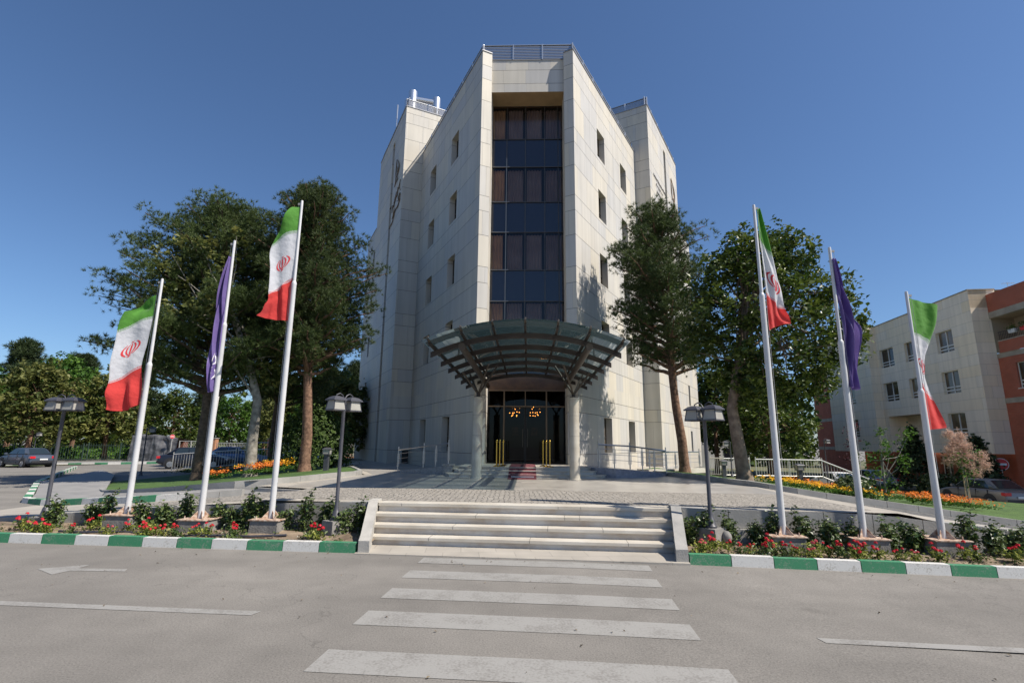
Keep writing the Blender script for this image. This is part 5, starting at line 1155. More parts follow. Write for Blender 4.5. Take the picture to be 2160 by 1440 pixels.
# ================================================================= flags and poles
WHT=mat("pole_paint",(.50,.50,.505),.35,c2=(.60,.60,.60),scale=2,spec=.5)
RUST=mat("rusty_plate",(.24,.11,.055),.9,c2=(.55,.45,.36),scale=14,detail=8)
def iranflag():
    m=bpy.data.materials.new("tricolour_cloth"); m.use_nodes=True; nt=m.node_tree; b=nt.nodes["Principled BSDF"]
    uvn=N(nt,"ShaderNodeUVMap"); sp=N(nt,"ShaderNodeSeparateXYZ"); nt.links.new(uvn.outputs[0],sp.inputs[0]); u,v=sp.outputs[0],sp.outputs[1]
    def mixc(f,a,c):
        r=N(nt,"ShaderNodeMix",data_type='RGBA'); 
        for i,x in ((0,f),(6,a),(7,c)):
            if isinstance(x,tuple): r.inputs[i].default_value=(*x,1)
            else: nt.links.new(x,r.inputs[i])
        return r.outputs[2]
    G,W_,R_=(.10,.30,.045),(.66,.67,.70),(.68,.06,.055)
    c=mixc(math_(nt,'GREATER_THAN',v,.2),G,W_); c=mixc(math_(nt,'GREATER_THAN',v,.6),c,R_)
    # bands of small script along the stripe edges
    def band(v0,v1,col,c):
        inside=math_(nt,'MULTIPLY',math_(nt,'GREATER_THAN',v,v0),math_(nt,'LESS_THAN',v,v1))
        t=math_(nt,'FRACT',math_(nt,'MULTIPLY',u,22)); vv=math_(nt,'FRACT',math_(nt,'DIVIDE',math_(nt,'SUBTRACT',v,v0),(v1-v0)))
        key=math_(nt,'MAXIMUM',math_(nt,'MULTIPLY',math_(nt,'GREATER_THAN',t,.62),math_(nt,'LESS_THAN',vv,.75)),math_(nt,'LESS_THAN',math_(nt,'ABSOLUTE',math_(nt,'SUBTRACT',vv,.8)),.14))
        key=math_(nt,'MAXIMUM',key,math_(nt,'MULTIPLY',math_(nt,'LESS_THAN',math_(nt,'ABSOLUTE',math_(nt,'SUBTRACT',t,.3)),.15),math_(nt,'LESS_THAN',math_(nt,'ABSOLUTE',math_(nt,'SUBTRACT',vv,.3)),.16)))
        return mixc(math_(nt,'MULTIPLY',inside,math_(nt,'MULTIPLY',key,.8)),c,col)
    c=band(.178,.2,W_,c); c=band(.6,.622,W_,c)
    hem=math_(nt,'GREATER_THAN',math_(nt,'ABSOLUTE',math_(nt,'SUBTRACT',u,.5)),.475); h=N(nt,"ShaderNodeHueSaturation"); h.inputs["Value"].default_value=.88; nt.links.new(c,h.inputs["Color"]); c=mixc(hem,c,h.outputs[0])
    nt.links.new(c,b.inputs["Base Color"]); b.inputs["Roughness"].default_value=.75; b.inputs["Specular IOR Level"].default_value=.2; b.inputs["Sheen Weight"].default_value=.2
    tc=N(nt,"ShaderNodeTexCoord"); n=N(nt,"ShaderNodeTexNoise"); n.inputs["Scale"].default_value=7; n.inputs["Detail"].default_value=6; nt.links.new(tc.outputs["Object"],n.inputs[0])
    bp=N(nt,"ShaderNodeBump"); bp.inputs["Strength"].default_value=.9; bp.inputs["Distance"].default_value=.03; nt.links.new(n.outputs[0],bp.inputs["Height"]); nt.links.new(bp.outputs[0],b.inputs["Normal"])
    t=N(nt,"ShaderNodeBsdfTranslucent"); nt.links.new(c,t.inputs[0]); mx=N(nt,"ShaderNodeMixShader"); mx.inputs[0].default_value=.42
    nt.links.new(b.outputs[0],mx.inputs[1]); nt.links.new(t.outputs[0],mx.inputs[2]); nt.links.new(mx.outputs[0],nt.nodes["Material Output"].inputs[0]); return m
TRI=iranflag(); PUR=mat("purple_cloth",(.15,.105,.31),.5,c2=(.21,.155,.39),scale=2,tl=.35,sheen=0,bump=.4,bscale=9)
EMB=mat("red_emblem",(.62,.04,.05),.7,tl=.3); SILV=mat("silver_print",(.62,.60,.66),.5)
FL={
'F1': [[(-8.67, 4.91, 0), (-8.903, 4.718, -0.14), (-9.04, 4.456, -0.34)], [(-8.68, 4.38, 0), (-8.942, 4.225, -0.14), (-9.146, 3.992, -0.34)], [(-8.72, 3.86, 0), (-8.992, 3.703, -0.14), (-9.156, 3.461, -0.34)], [(-8.77, 3.37, 0), (-9.011, 3.17, -0.14), (-9.156, 2.978, -0.34)], [(-8.7, 2.95, 0), (-8.942, 2.796, -0.14), (-9.146, 2.66, -0.34)], [(-8.68, 2.55, 0), (-8.952, 2.411, -0.14), (-9.146, 2.418, -0.34)]],
'F3': [[(-5.6, 6.85, 0), (-5.73, 6.74, -0.12), (-5.742, 6.513, -0.3)], [(-5.57, 6.26, 0), (-5.829, 6.107, -0.12), (-6.042, 5.844, -0.3)], [(-5.57, 5.72, 0), (-5.819, 5.574, -0.12), (-5.994, 5.359, -0.3)], [(-5.62, 5.24, 0), (-5.819, 5.031, -0.12), (-5.955, 4.836, -0.3)], [(-5.62, 4.82, 0), (-5.839, 4.685, -0.12), (-5.994, 4.535, -0.3)], [(-5.62, 4.29, 0), (-5.898, 4.299, -0.12), (-6.081, 4.312, -0.3)]],
'F2': [[(-7.06, 5.75, 0), (-7.059, 5.708, -0.03), (-7.047, 5.657, -0.06)], [(-7.03, 5.11, 0), (-7.109, 5.05, -0.03), (-7.196, 4.941, -0.06)], [(-7.02, 4.53, 0), (-7.128, 4.472, -0.03), (-7.256, 4.384, -0.06)], [(-7.0, 3.86, 0), (-7.109, 3.754, -0.03), (-7.236, 3.569, -0.06)], [(-7.0, 3.26, 0), (-7.099, 3.206, -0.03), (-7.167, 3.152, -0.06)], [(-7.02, 2.87, 0), (-7.079, 2.807, -0.03), (-7.147, 2.784, -0.06)]],
'F4': [[(3.99, 6.49, 0), (4.042, 6.508, 0.08), (4.103, 6.524, 0.18)], [(3.99, 5.8, 0), (4.153, 5.55, 0.08), (4.327, 5.363, 0.18)], [(4.02, 5.25, 0), (4.214, 5.026, 0.08), (4.408, 4.915, 0.18)], [(4.02, 4.74, 0), (4.204, 4.582, 0.08), (4.398, 4.467, 0.18)], [(4.01, 4.36, 0), (4.193, 4.32, 0.08), (4.439, 4.284, 0.18)], [(4.01, 3.98, 0), (4.204, 4.088, 0.08), (4.48, 4.142, 0.18)]],
'F5': [[(5.28, 5.38, 0), (5.317, 5.388, 0.05), (5.363, 5.365, 0.1)], [(5.3, 4.78, 0), (5.407, 4.815, 0.05), (5.515, 4.759, 0.1)], [(5.33, 4.4, 0), (5.477, 4.373, 0.05), (5.616, 4.244, 0.1)], [(5.34, 3.94, 0), (5.518, 3.951, 0.05), (5.676, 3.962, 0.1)], [(5.32, 3.4, 0), (5.437, 3.428, 0.05), (5.555, 3.396, 0.1)], [(5.29, 2.94, 0), (5.407, 2.875, 0.05), (5.545, 2.861, 0.1)]],
'F6': [[(6.59, 4.59, 0), (6.862, 4.545, 0.09), (7.171, 4.473, 0.2)], [(6.58, 4.1, 0), (6.862, 4.04, 0.09), (7.12, 4.146, 0.2)], [(6.57, 3.9, 0), (6.761, 3.818, 0.09), (6.937, 3.657, 0.2)], [(6.565, 3.55, 0), (6.71, 3.435, 0.09), (6.855, 3.371, 0.2)], [(6.565, 3.26, 0), (6.7, 3.132, 0.09), (6.865, 3.004, 0.2)], [(6.57, 2.96, 0), (6.73, 2.809, 0.09), (6.906, 2.677, 0.2)], [(6.58, 2.55, 0), (6.761, 2.426, 0.09), (6.957, 2.371, 0.2)], [(6.59, 2.13, 0), (6.791, 2.153, 0.09), (7.008, 2.177, 0.2)]],
}
ROWV={'F6':[0,.1,.2,.35,.5,.62,.8,1]}
def cr(p,t):
    n=len(p)-1; x=max(0,min(n-1e-6,t*n)); i=int(x); f=x-i; p0=p[max(i-1,0)];p1=p[i];p2=p[i+1];p3=p[min(i+2,n)]
    return [.5*((2*b)+(c-a)*f+(2*a-5*b+4*c-d)*f*f+(3*b-a-3*c+d)*f**3) for a,b,c,d in zip(p0,p1,p2,p3)]
def flagsurf(rows,wave,rv=None):
    def f(u,v0):
        v=v0
        if rv: v=interp(v0,[(t,i/(len(rv)-1)) for i,t in enumerate(rv)])
        h=cr([r[0] for r in rows],v); m=cr([r[1] for r in rows],v); e=cr([r[2] for r in rows],v)
        q=[2*(u-.5)*(u-1)*a-4*u*(u-1)*b+2*u*(u-.5)*c for a,b,c in zip(h,m,e)]
        d=wave(u,v0)*min(1,u*3+.12)
        return S(q[0],9.95+q[2]+d,q[1])
    return f
def mkflag(key,mt,label,wave,group,nu=34,nv=90,emblem=None):
    f=flagsurf(FL[key],wave,ROWV.get(key)); c0=f(0,0); mb=MB(); mb.grid(lambda u,v:f(u,v)-c0,nu,nv,0)
    # cloth top and bottom: u along the fly, v down
    root=thing("flag",label,"flag",c0,0,group); mb.build("cloth",mt,root,smooth=True)
    if emblem:
        eb=MB()
        for pts,wd in emblem[0]:
            Q=[cr(pts,i/16) for i in range(17)]
            cu,cv,su,sv=emblem[1]
            def mp(x,y,s):
                u,v=cu+x*su,cv-y*sv; p=f(u,v); n=(f(u+.01,v)-p).cross(f(u,v+.01)-p).normalized(); return p+n*s-c0
            for i in range(16):
                a,b=Q[i],Q[i+1]; t=Vector((b[0]-a[0],b[1]-a[1])); t=t.normalized() if t.length>0 else Vector((1,0)); n=Vector((-t.y,t.x))
                w0=wd*(.25+.75*math.sin(PI*min(.97,max(.06,i/16)))); w1=wd*(.25+.75*math.sin(PI*min(.97,max(.06,(i+1)/16))))
                for s in (.004,-.004):
                    eb.poly([mp(a[0]-n.x*w0,a[1]-n.y*w0,s),mp(a[0]+n.x*w0,a[1]+n.y*w0,s),mp(b[0]+n.x*w1,b[1]+n.y*w1,s),mp(b[0]-n.x*w1,b[1]-n.y*w1,s)])
        eb.build("emblem",emblem[2],root)
    return root
EM=[]
EM.append(([(0,.78),(0,.3),(0,-.3),(0,-1)],.13))
for s in (-1,1):
    EM.append(([(.22*s,.72),(.52*s,.35),(.5*s,-.25),(.06*s,-.86)],.11))
    EM.append(([(.60*s,.82),(1.02*s,.35),(.95*s,-.25),(.42*s,-.80)],.12))
EM.append(([(-.22,1.02),(-.08,.88),(.08,.98),(.22,.9)],.06)); EM.append(([(-.3,-.93),(0,-1.02),(.3,-.93)],.06))
wv=lambda A,ku,kv,ph:(lambda u,v:A*math.sin(ku*u+kv*v+ph)*u+A*.45*math.sin(9*u-7*v+ph)*u)
def w3(u,v): return -.10*math.sin(5*u+2*v)*u-.16*math.exp(-((v-.08)/.07)**2)*math.sin(PI*u)+.03*math.sin(14*u+9*v)*(v>.6)+.02*math.sin(30*v)*u*(v>.65)
def w1(u,v): return .10*math.sin(4.2*u-1)*u+.14*math.exp(-((v-.10+.1*u)/.05)**2)*math.sin(PI*u)-.05*math.sin(11*u+6*v)*sm(v,.6,.8)+.02*math.sin(19*v+3*u)
mkflag('F1',TRI,"green, white and red flag spread to the left on the leftmost pole",w1,"flags on the poles",emblem=(EM,(.5,.4,.26,.062),EMB))
mkflag('F3',TRI,"green, white and red flag on the tallest pole, left side",w3,"flags on the poles",emblem=(EM,(.5,.42,.25,.055),EMB))
mkflag('F4',TRI,"green, white and red flag high on the pole just right of the steps",lambda u,v:.07*math.sin(6.5*u+5*v)*(.3+u)-.03*math.sin(13*u-8*v),"flags on the poles",emblem=(EM,(.5,.44,.34,.07),EMB))
mkflag('F6',TRI,"green, white and red flag twisted round the rightmost pole",lambda u,v:.05*math.sin(5*u+7*v)*(.3+u)+.02*math.sin(12*u+5*v),"flags on the poles",emblem=(EM,(.5,.42,.34,.06),EMB))
fold=lambda A,ph:(lambda u,v:A*math.sin(13*u+5*v+ph)+A*.6*math.sin(24*u-9*v))
LOGO=[([(.1,1),(-.5,.2),(-.5,-.5),(.1,-.8)],.10),([(.1,1),(.5,.2),(.55,-.5),(.1,-.8)],.10),([(-.1,.3),(.15,-.2),(-.2,-.5)],.08),([(-.3,-1.1),(.1,-1.5),(-.2,-2.0),(.2,-2.5)],.09),([(-.5,-1.4),(-.6,-2.2),(-.3,-3)],.07)]
mkflag('F2',PUR,"furled purple flag with a silver drop logo on the middle left pole",fold(.075,0),"flags on the poles",nu=60,emblem=(LOGO,(.55,.70,.22,.055),SILV))
mkflag('F5',PUR,"furled purple flag on the middle right pole",fold(.09,1.4),"flags on the poles",nu=60,emblem=([([(-.6,.3),(-.2,.6),(.2,.2),(.5,.5)],.10),([(-.4,-.2),(0,.1),(.4,-.3)],.09)],(.35,.34,.25,.03),SILV))
poles=[(-8.596,.386,5.27,1,"leftmost"),(-7.031,.33,6.11,2,"middle left"),(-5.579,.361,7.0,3,"tallest, left of the steps"),(3.932,.297,6.57,4,"tallest on the right, nearest the steps"),(5.279,.291,5.63,5,"middle right"),(6.562,.299,4.71,6,"rightmost")]
def flagpole(a,z0,z1,lab):
    p=S(a,9.95,z0); t=thing("flagpole","white steel flagpole on a concrete block, %s"%lab,"flagpole",p,-TH,"white flagpoles"); H=z1-z0
    zs=soil_at(a,9.95)-z0; rnd=random.Random(int(a*10))
    mb=MB(); w=.27; mb.hexa([(-w*1.05,-w,zs-.1),(w*1.05,-w,zs-.1),(w*1.05,w,zs-.1),(-w*1.05,w,zs-.1),(-w,-w*.95,-.02),(w,-w*.95,-.02),(w,w*.95,-.02),(-w,w*.95,-.02)]); mb.build("concrete_block",CONCD,t)
    mb=MB(); r=.05; 
    mb.hexa([(-.30,-.28,-.018),(.30,-.28,-.018),(.30,.28,-.018),(-.30,.28,-.018),(-.30,-.28,.0),(.30,-.28,.0),(.30,.28,.0),(-.30,.28,.0)]); mb.build("base_plate",RUST,t)
    for k in range(4):
        an=k*PI/2+PI/4; mb=MB(); d=Vector((math.cos(an),math.sin(an),0)); n=Vector((-d.y,d.x,0))*.005
        q=[d*.055,d*.19,d*.055]; zz=[0,0,.15]; A=[v-n+Vector((0,0,z)) for v,z in zip(q,zz)]; B=[v+n+Vector((0,0,z)) for v,z in zip(q,zz)]
        mb.poly(A); mb.poly(B[::-1])
        for i in range(3): j=(i+1)%3; mb.poly([A[i],B[i],B[j],A[j]])
        mb.build("gusset",RUST,t)
        mb=MB(); mb.tube([d*.27+Vector((0,0,-.01)),d*.27+Vector((0,0,.06))],.012,6); mb.build("bolt",RUST,t)
    mb=MB(); mb.lathe([(.058,0),(.050,H-1.92),(.054,H-1.9),(.042,H-1.86),(.032,H-1.84)],n=18); mb.build("lower_tube",WHT,t,smooth='auto')
    mb=MB(); mb.lathe([(.032,H-1.84),(.027,H-.03),(.024,H),(.001,H+.01)],n=16); mb.build("upper_tube",WHT,t,smooth='auto')
    s=-1 if a<0 else 1
    mb=MB(); mb.box(.02*s if s>0 else -.08,.08 if s>0 else -.02,-.015,.015,H-.1,H-.06); mb.tube([(.07*s,0,H-.08),(.075*s,-.01,H*.5),(.09*s,0,1.0)],.004,5); mb.build("halyard",mat("rope",(.35,.35,.34),.9),t)
for a,z0,z1,k,lab in poles: flagpole(a,z0,z1,lab)
# ================================================================= lamp posts
LPM=mat("lamp_paint",(.045,.045,.055),.45,spec=.5,c2=(.07,.07,.08),scale=4)
LGL=mat("frosted_lamp_glass",(.40,.385,.34),.55,c2=(.47,.455,.41),scale=5,tl=.3)
def head(t,x,y,z,w=.27,sc=1.0):
    mb=MB(); mb.sq((x,y,z),w*sc,w*sc,.19*sc,.80); h=mb.build("lantern",LGL,t)
    mb=MB(); W=w*sc/2
    for sx in (-1,1):
        for sy in (-1,1): mb.bar((x+sx*W,y+sy*W,z),(x+sx*W*.8,y+sy*W*.8,z+.19*sc),.016,.016)
    for k in (0,1):
        for s in (-1,1):
            if k: mb.bar((x-W,y+s*W,z),(x+W,y+s*W,z),.02,.022)
            else: mb.bar((x+s*W,y-W,z),(x+s*W,y+W,z),.02,.022)
    mb.build("lantern_frame",LPM,h)
    mb=MB(); zt=z+.19*sc; mb.sq((x,y,zt-.004),w*1.12*sc,w*1.12*sc,.022*sc,.98); mb.sq((x,y,zt+.018*sc),w*1.08*sc,w*1.08*sc,.05*sc,.62); mb.sq((x,y,zt+.068*sc),w*.66*sc,w*.66*sc,.018*sc,.5); mb.build("lantern_roof",LPM,h)
def lamp(a,z0,H,yaw,label,heads=2,pos=None,ped=None,sp=.21,sc=1.0,name="lamp_post",group="double-headed lamp posts"):
    p=pos if pos is not None else S(a,9.95,z0); t=thing(name,label,"street lamp",p,yaw,group); z=H-.3*sc
    mb=MB(); mb.lathe([(.105,0),(.105,.03),(.085,.05),(.06,.17),(.045,.19),(.045,.23),(.036,.25),(.034,z+.1),(.042,z+.12),(.042,z+.24)],n=14); mb.build("post",LPM,t,smooth='auto')
    for s in ((-1,1) if heads==2 else (1,)):
        mb=MB(); mb.tube([(0,0,z+.22),(.05*s,0,z+.30),(sp*.6*s,0,z+.335),(sp*s,0,z+.30),(sp*s,0,z+.26)],.012,8); mb.build("arm",LPM,t,smooth='auto')
        head(t,sp*s,0,z,sc=sc)
    if ped: mb=MB(); mb.sq((0,0,-ped),.38,.34,ped-.002,.95); mb.build("concrete_block",CONCD,t)
    return t
lamp(-10.367,.293,2.42,-.15,"tilted-looking dark double lamp post at the left end of the left flower bed",ped=.2)
lamp(-4.282,.355,2.38,.95,"dark double lamp post on a concrete block left of the steps",ped=.25,sp=.19)
lamp(2.70,.38,2.20,2.2,"dark double lamp post among shrubs right of the steps",ped=.25,sp=.19)
def blob(a,b): return S(a,b)
mb=MB(); mb.ball((0,0,0),.09,6,0,1.2); o=mb.build("boundary_stone",CONCD,None,smooth=True,loc=S(2.93,9.85,.24)); tag(o,"rounded concrete lump beside the right lamp post's foot","stone")
for x,y,z,yaw,l,h in ((-40.5,44.5,-.25,0,"distant single-head lamp in front of the left trees",2.7),(-19.1,27.3,.05,.4,"thin black lamp on the left lawn behind the leftmost flagpole",2.5),
                  (12.55,29.9,.15,PI-.1,"small single-head lamp beside the leaning trunk, in front of the white railing",2.0),(21.8,36.3,-.6,0,"small single-head lamp before the far red brick wall",3.0),(29.5,33.2,-1.15,PI*.9,"small lamp under the apartments behind the pink-flowered tree",2.3),(-46,50.2,-.25,1,"small lamp inside the park fence at the far left",2.6)):
    lamp(0,0,h,yaw,l,heads=1,pos=Vector((x,y,z)),sp=.24,group="distant single-head lamps")
def bollard(x,y,z,h,label):
    t=thing("bollard_light",label,"bollard light",(x,y,z-.05),0,"bollard lights"); 
    mb=MB(); mb.sq((0,0,0),.17,.17,h-.22,.95); mb.build("post",LPM,t)
    hd=MB(); hd.sq((0,0,h-.21),.24,.24,.17,1.12); hh=hd.build("lantern",LGL,t)
    mb=MB(); mb.sq((0,0,h-.245),.27,.27,.03); mb.sq((0,0,h-.04),.32,.32,.03,.9); mb.sq((0,0,h-.01),.27,.27,.04,.5)
    for sx in (-1,1):
        for sy in (-1,1): mb.bar((sx*.12,sy*.12,h-.21),(sx*.135,sy*.135,h-.04),.02,.02)
    mb.build("frame",LPM,hh)
bollard(-7.15,20.4,.80,.84,"bollard light beside the red-barked pine on the left lawn")
bollard(11.9,21.7,.25,.92,"bollard light standing in the yellow marigolds on the right lawn")
bollard(10.4,25.7,.40,.80,"distant bollard light left of the plane tree trunk")
# black irrigation hose on the soil
for pts,l in (([(-9.4,9.35),(-8.9,9.3),(-8.2,9.42),(-7.7,9.38)],"short black hose lying on the soil of the left bed, left part"),([(-6.9,9.25),(-6.2,9.35),(-5.6,9.33),(-5.0,9.5)],"black hose lying on the soil left of the tallest left flagpole")):
    mb=MB(); Q=[S(a,b_,soil_at(a,b_)+.035) for a,b_ in pts]; mb.tube(Q,.022,8); o=mb.build("hose",mat("hose_rubber",(.04,.04,.05),.5)); tag(o,l,"hose")
# ================================================================= apartment block on the right
VA=rad(7.2); Va=Vector((math.sin(VA),math.cos(VA))); Na=Vector((math.cos(VA),-math.sin(VA)))   # along the facade / into the building
AP=Vector((34.01,38.62))
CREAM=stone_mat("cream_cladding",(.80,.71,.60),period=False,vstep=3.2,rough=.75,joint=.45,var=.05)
def brickmat(name,c1,c2,sc=1.0,mortar=(.28,.2,.16)):
    m=bpy.data.materials.new(name); m.use_nodes=True; nt=m.node_tree; b=nt.nodes["Principled BSDF"]
    uvn=N(nt,"ShaderNodeUVMap"); br=N(nt,"ShaderNodeTexBrick"); br.inputs["Scale"].default_value=sc; br.inputs["Brick Width"].default_value=.24; br.inputs["Row Height"].default_value=.075; br.inputs["Mortar Size"].default_value=.008
    br.inputs["Color1"].default_value=(*c1,1); br.inputs["Color2"].default_value=(*c2,1); br.inputs["Mortar"].default_value=(*mortar,1); nt.links.new(uvn.outputs[0],br.inputs[0])
    n=N(nt,"ShaderNodeTexNoise"); n.inputs["Scale"].default_value=1.2; n.inputs["Detail"].default_value=7; nt.links.new(uvn.outputs[0],n.inputs[0])
    mu=N(nt,"ShaderNodeVectorMath",operation='SCALE'); nt.links.new(br.outputs[0],mu.inputs[0]); nt.links.new(math_(nt,'MULTIPLY_ADD',n.outputs[0],.5,.75),mu.inputs["Scale"]); nt.links.new(mu.outputs[0],b.inputs["Base Color"]); b.inputs["Roughness"].default_value=.9
    return m
BRICK=brickmat("red_brick",(.40,.085,.04),(.31,.062,.03)); BAND=mat("render_band",(.27,.24,.20),.85,c2=(.36,.33,.28),scale=1.5)
PVC=mat("white_window_frame",(.72,.71,.68),.5)
apt=thing("apartment_block","four-storey block of cream cladding and red brick with white-framed windows","building",(AP.x,AP.y,-1.0),-VA)
# local frame: x = into the building (right), y = along the facade (away); z offset +1.0
def aw(mb,x,s0,s1,z0,z1,holes=(),m=0,depth=.28,uo=0): wall(mb,(x,0),(0,1),s0,s1,z0+1,z1+1,[(a,c_,e+1,f+1) for a,c_,e,f in holes],(-1,0),depth,m,uo)
def areturn(mb,s,x0,x1,z0,z1,m=0): wall(mb,(x0,s),(1,0),0,x1-x0,z0+1,z1+1,(),(0,-1),.2,m,7)
def awin(x,h,parent,dp=.28,bars=True,sill=False,open_=False):
    a,c_,e,f=h[0],h[1],h[2]+1,h[3]+1; mb=MB(); k=x+dp-.05; mb.poly([(k,a,e),(k,c_,e),(k,c_,f),(k,a,f)][::-1],0)
    o=mb.build("window",APG,parent); mb=MB(); q=k-.02; w=.07
    for p,r in (((a,e),(c_,e)),((a,f),(c_,f)),((a,e),(a,f)),((c_,e),(c_,f)),(((a+c_)/2,e),((a+c_)/2,f)),((a,e+.5),(c_,e+.5)),((a,e+.25),(c_,e+.25))):
        mb.bar((q,p[0],p[1]),(q,r[0],r[1]),w,w,0,up=Vector((1,0,0)))
    mb.build("frame",PVC,o)
    if sill: mb=MB(); mb.box(x-.08,x+dp,a-.08,c_+.08,e-.06,e-.005); mb.build("sill",PVC,o)
    return o
APG=mat("apartment_glass",(.04,.03,.02),.12,spec=.6,c2=(.10,.07,.04),scale=.8); vary(APG,.4,2.4)
H1=[(0.0,1.84,9.24,10.92),(0.0,1.84,6.02,7.72),(0.0,1.84,2.8,4.5),(4.1,5.95,9.24,10.92),(4.1,5.95,6.05,7.75),(7.6,9.75,9.24,10.95),(7.6,9.75,6.08,7.78)]
mb=MB()
# cream: leave the recess under the first floor open at s 4.8-9.6
aw(mb,0,-2.2,4.8,1.5,13.35,[h for h in H1 if h[1]<4.7]+[(4.1,4.8,9.24,10.92),(4.1,4.8,6.05,7.75)],0)
aw(mb,0,4.8,10.2,4.7,13.35,[(4.8,5.95,9.24,10.92),(4.8,5.95,6.05,7.75)]+[h for h in H1 if h[0]>7],0)
aw(mb,0,9.62,10.2,1.5,4.7,(),0); aw(mb,1.6,4.8,9.62,1.5,4.7,(),0,uo=3)
areturn(mb,-2.2,0,1.25,1.5,13.35); areturn(mb,9.62,0,1.6,1.5,4.7)
H2=[(13.45,15.65,9.3,10.95),(13.45,15.65,6.2,7.78),(13.45,15.65,2.9,4.65)]
aw(mb,-.75,10.2,18.8,1.5,13.4,H2,0,uo=11); areturn(mb,10.2,-.75,0,1.5,13.4)
mb.poly([(0,-2.2,2.5),(1.6,-2.2,2.5),(1.6,10.2,2.5),(0,10.2,2.5)]); mb.poly([(-.75,10.2,2.5),(1.6,10.2,2.5),(1.6,18.8,2.5),(-.75,18.8,2.5)])
mb.poly([(0,4.8,5.7),(1.6,4.8,5.7),(1.6,9.62,5.7),(0,9.62,5.7)])
for x0,x1,y0,y1 in ((-.75,10,10.2,18.8),(0,10,-2.2,10.2)):
    mb.poly([(x0,y0,14.35),(x1,y0,14.35),(x1,y1,14.35),(x0,y1,14.35)])
areturn(mb,-2.2,0,1.8,12.0,13.37); 
mb.build("cream_wall",CREAM,apt)
for h in H1: awin(0,h,apt)
for h in H2: awin(-.75,h,apt)
mb=MB()
for (x,s0,s1,z) in ((0,-2.2,10.2,13.35),(-.75,10.2,18.8,13.4)): mb.box(x-.06,x+.3,s0-.02,s1,z+1,z+1.07)
mb.box(-.06,1.8,-2.27,-1.98,14.352,14.42); mb.build("coping",BAND,apt)
# brick parts
mb=MB()
XB=1.25
HB=[(-4.85,-3.6,5.95,7.7),(-4.85,-3.6,2.8,4.5),(-5.0,-3.6,-.35,1.3)]
aw(mb,XB,-14,-2.2,5.35,8.2,[HB[0]],0); aw(mb,XB,-14,-2.2,-1.3,5.0,[HB[1],HB[2]],0)
aw(mb,XB-.1,-14,-2.6,8.55,9.35,(),0); aw(mb,XB-.1,-14,-2.1,11.6,12.95,(),0)
aw(mb,2.0,-2.2,9.7,-1.3,1.5,[(5.2,6.6,-1.0,1.2)],0); aw(mb,2.2,9.7,18.8,-1.3,1.5,(),0); aw(mb,1.1,18.8,27,-1.3,11.5,[(20,22,5,6.6),(20,22,8.2,9.8)],0)
areturn(mb,-14,XB,8,-1.3,13); mb.box(XB,9,-14,-13.9,12.9,13.95)
mb.poly([(XB-.1,-14,13.95),(9,-14,13.95),(9,-2.1,13.95),(XB-.1,-2.1,13.95)])
mb.build("brick_wall",BRICK,apt)
for h in HB: awin(XB,h,apt,.22,sill=True)
awin(2.0,(5.2,6.6,-1.0,1.2),apt)
mb=MB()
for z0,z1,xo in ((5.0,5.35,-.03),(8.2,8.55,-.03),(11.15,11.6,-.13)): mb=MB(); mb.box(XB+xo,XB+.3,-14,-2.2 if z0<11 else -2.1,z0+1,z1+1); mb.build("render_band",BAND,apt)
for z0 in (1.6,4.9,8.1): mb=MB(); mb.box(1.07,1.3,18.8,27,z0+1,z0+1.35); mb.build("render_band",BAND,apt)
mb=MB()
mb.box(1.05,1.3,18.78,19.2,-.2,12); mb.build("corner_pier",BAND,apt); mb=MB(); mb.box(XB-.12,XB+.2,-14,-2.6,10.35,10.42)
mb.build("render_band",BAND,apt)
# balcony recess on the top floor of the brick part, railing and flower pots
mb=MB(); mb.poly([(XB+1.5,-14,10.2),(XB+1.5,-2.2,10.2),(XB+1.5,-2.2,12.2),(XB+1.5,-14,12.2)]); mb.poly([(XB,-14,12.16),(XB+1.5,-14,12.16),(XB+1.5,-2.2,12.16),(XB,-2.2,12.16)]); mb.poly([(XB,-2.2,9.6),(XB+1.5,-2.2,9.6),(XB+1.5,-2.2,12.2),(XB,-2.2,12.2)]); mb.build("balcony_wall",CREAM,apt)
mb=MB(); mb.box(XB+1.44,XB+1.49,-5.4,-3.9,9.6,12.0); mb.build("balcony_door",GLASSD,apt)
mb=MB(); mb.box(XB+1.38,XB+1.43,-4.0,-3.9,9.6,12.0); mb.box(XB+.9,XB+1.4,-3.9,-3.85,9.7,12.0); mb.build("balcony_door_frame",PVC,apt)
BLKM=mat("black_railing",(.02,.02,.025),.5)
mb=MB(); 
for y in np.arange(-14,-2.6,.14): mb.bar((XB,y,10.42),(XB,y,11.02),.02,.02)
mb.bar((XB,-14,11.03),(XB,-2.6,11.03),.04,.04); mb.bar((XB,-14,10.85),(XB,-2.6,10.85),.02,.02); mb.build("balcony_railing",BLKM,apt)
def potplant(y,col,label):
    q=Na*(XB-.02)+Va*y+AP; t=thing("flower_pot",label,"flower pot",(q.x,q.y,9.75),-VA,"flower pots on the balcony"); mb=MB(); mb.sq((0,0,0),.22,.5,.26,1.15); mb.build("pot",mat("pot_"+label.split()[0],col,.5),t)
    rng=np.random.default_rng(int(-y*10)); C=rng.normal(0,.13,(160,3))+np.array([0,0,.36]); nr=rng.normal(0,1,C.shape); V,T=leaves(C,unit(nr),.1,rng); link("foliage",leafmesh("pot_leaves",V,3,T,[PLANE]),t)
potplant(-4.9,(.6,.02,.02),"red flower box on the top balcony rail"); potplant(-6.1,(.75,.45,.02),"yellow flower box on the top balcony rail"); potplant(-3.9,(.6,.6,.62),"white flower pot on the top balcony rail")
mb=MB(); mb.bar((3.0,-1.9,14.4),(3.0,-1.9,15.0),.03,.03); mb.bar((2.6,-1.9,14.9),(3.5,-1.9,14.9),.02,.02)
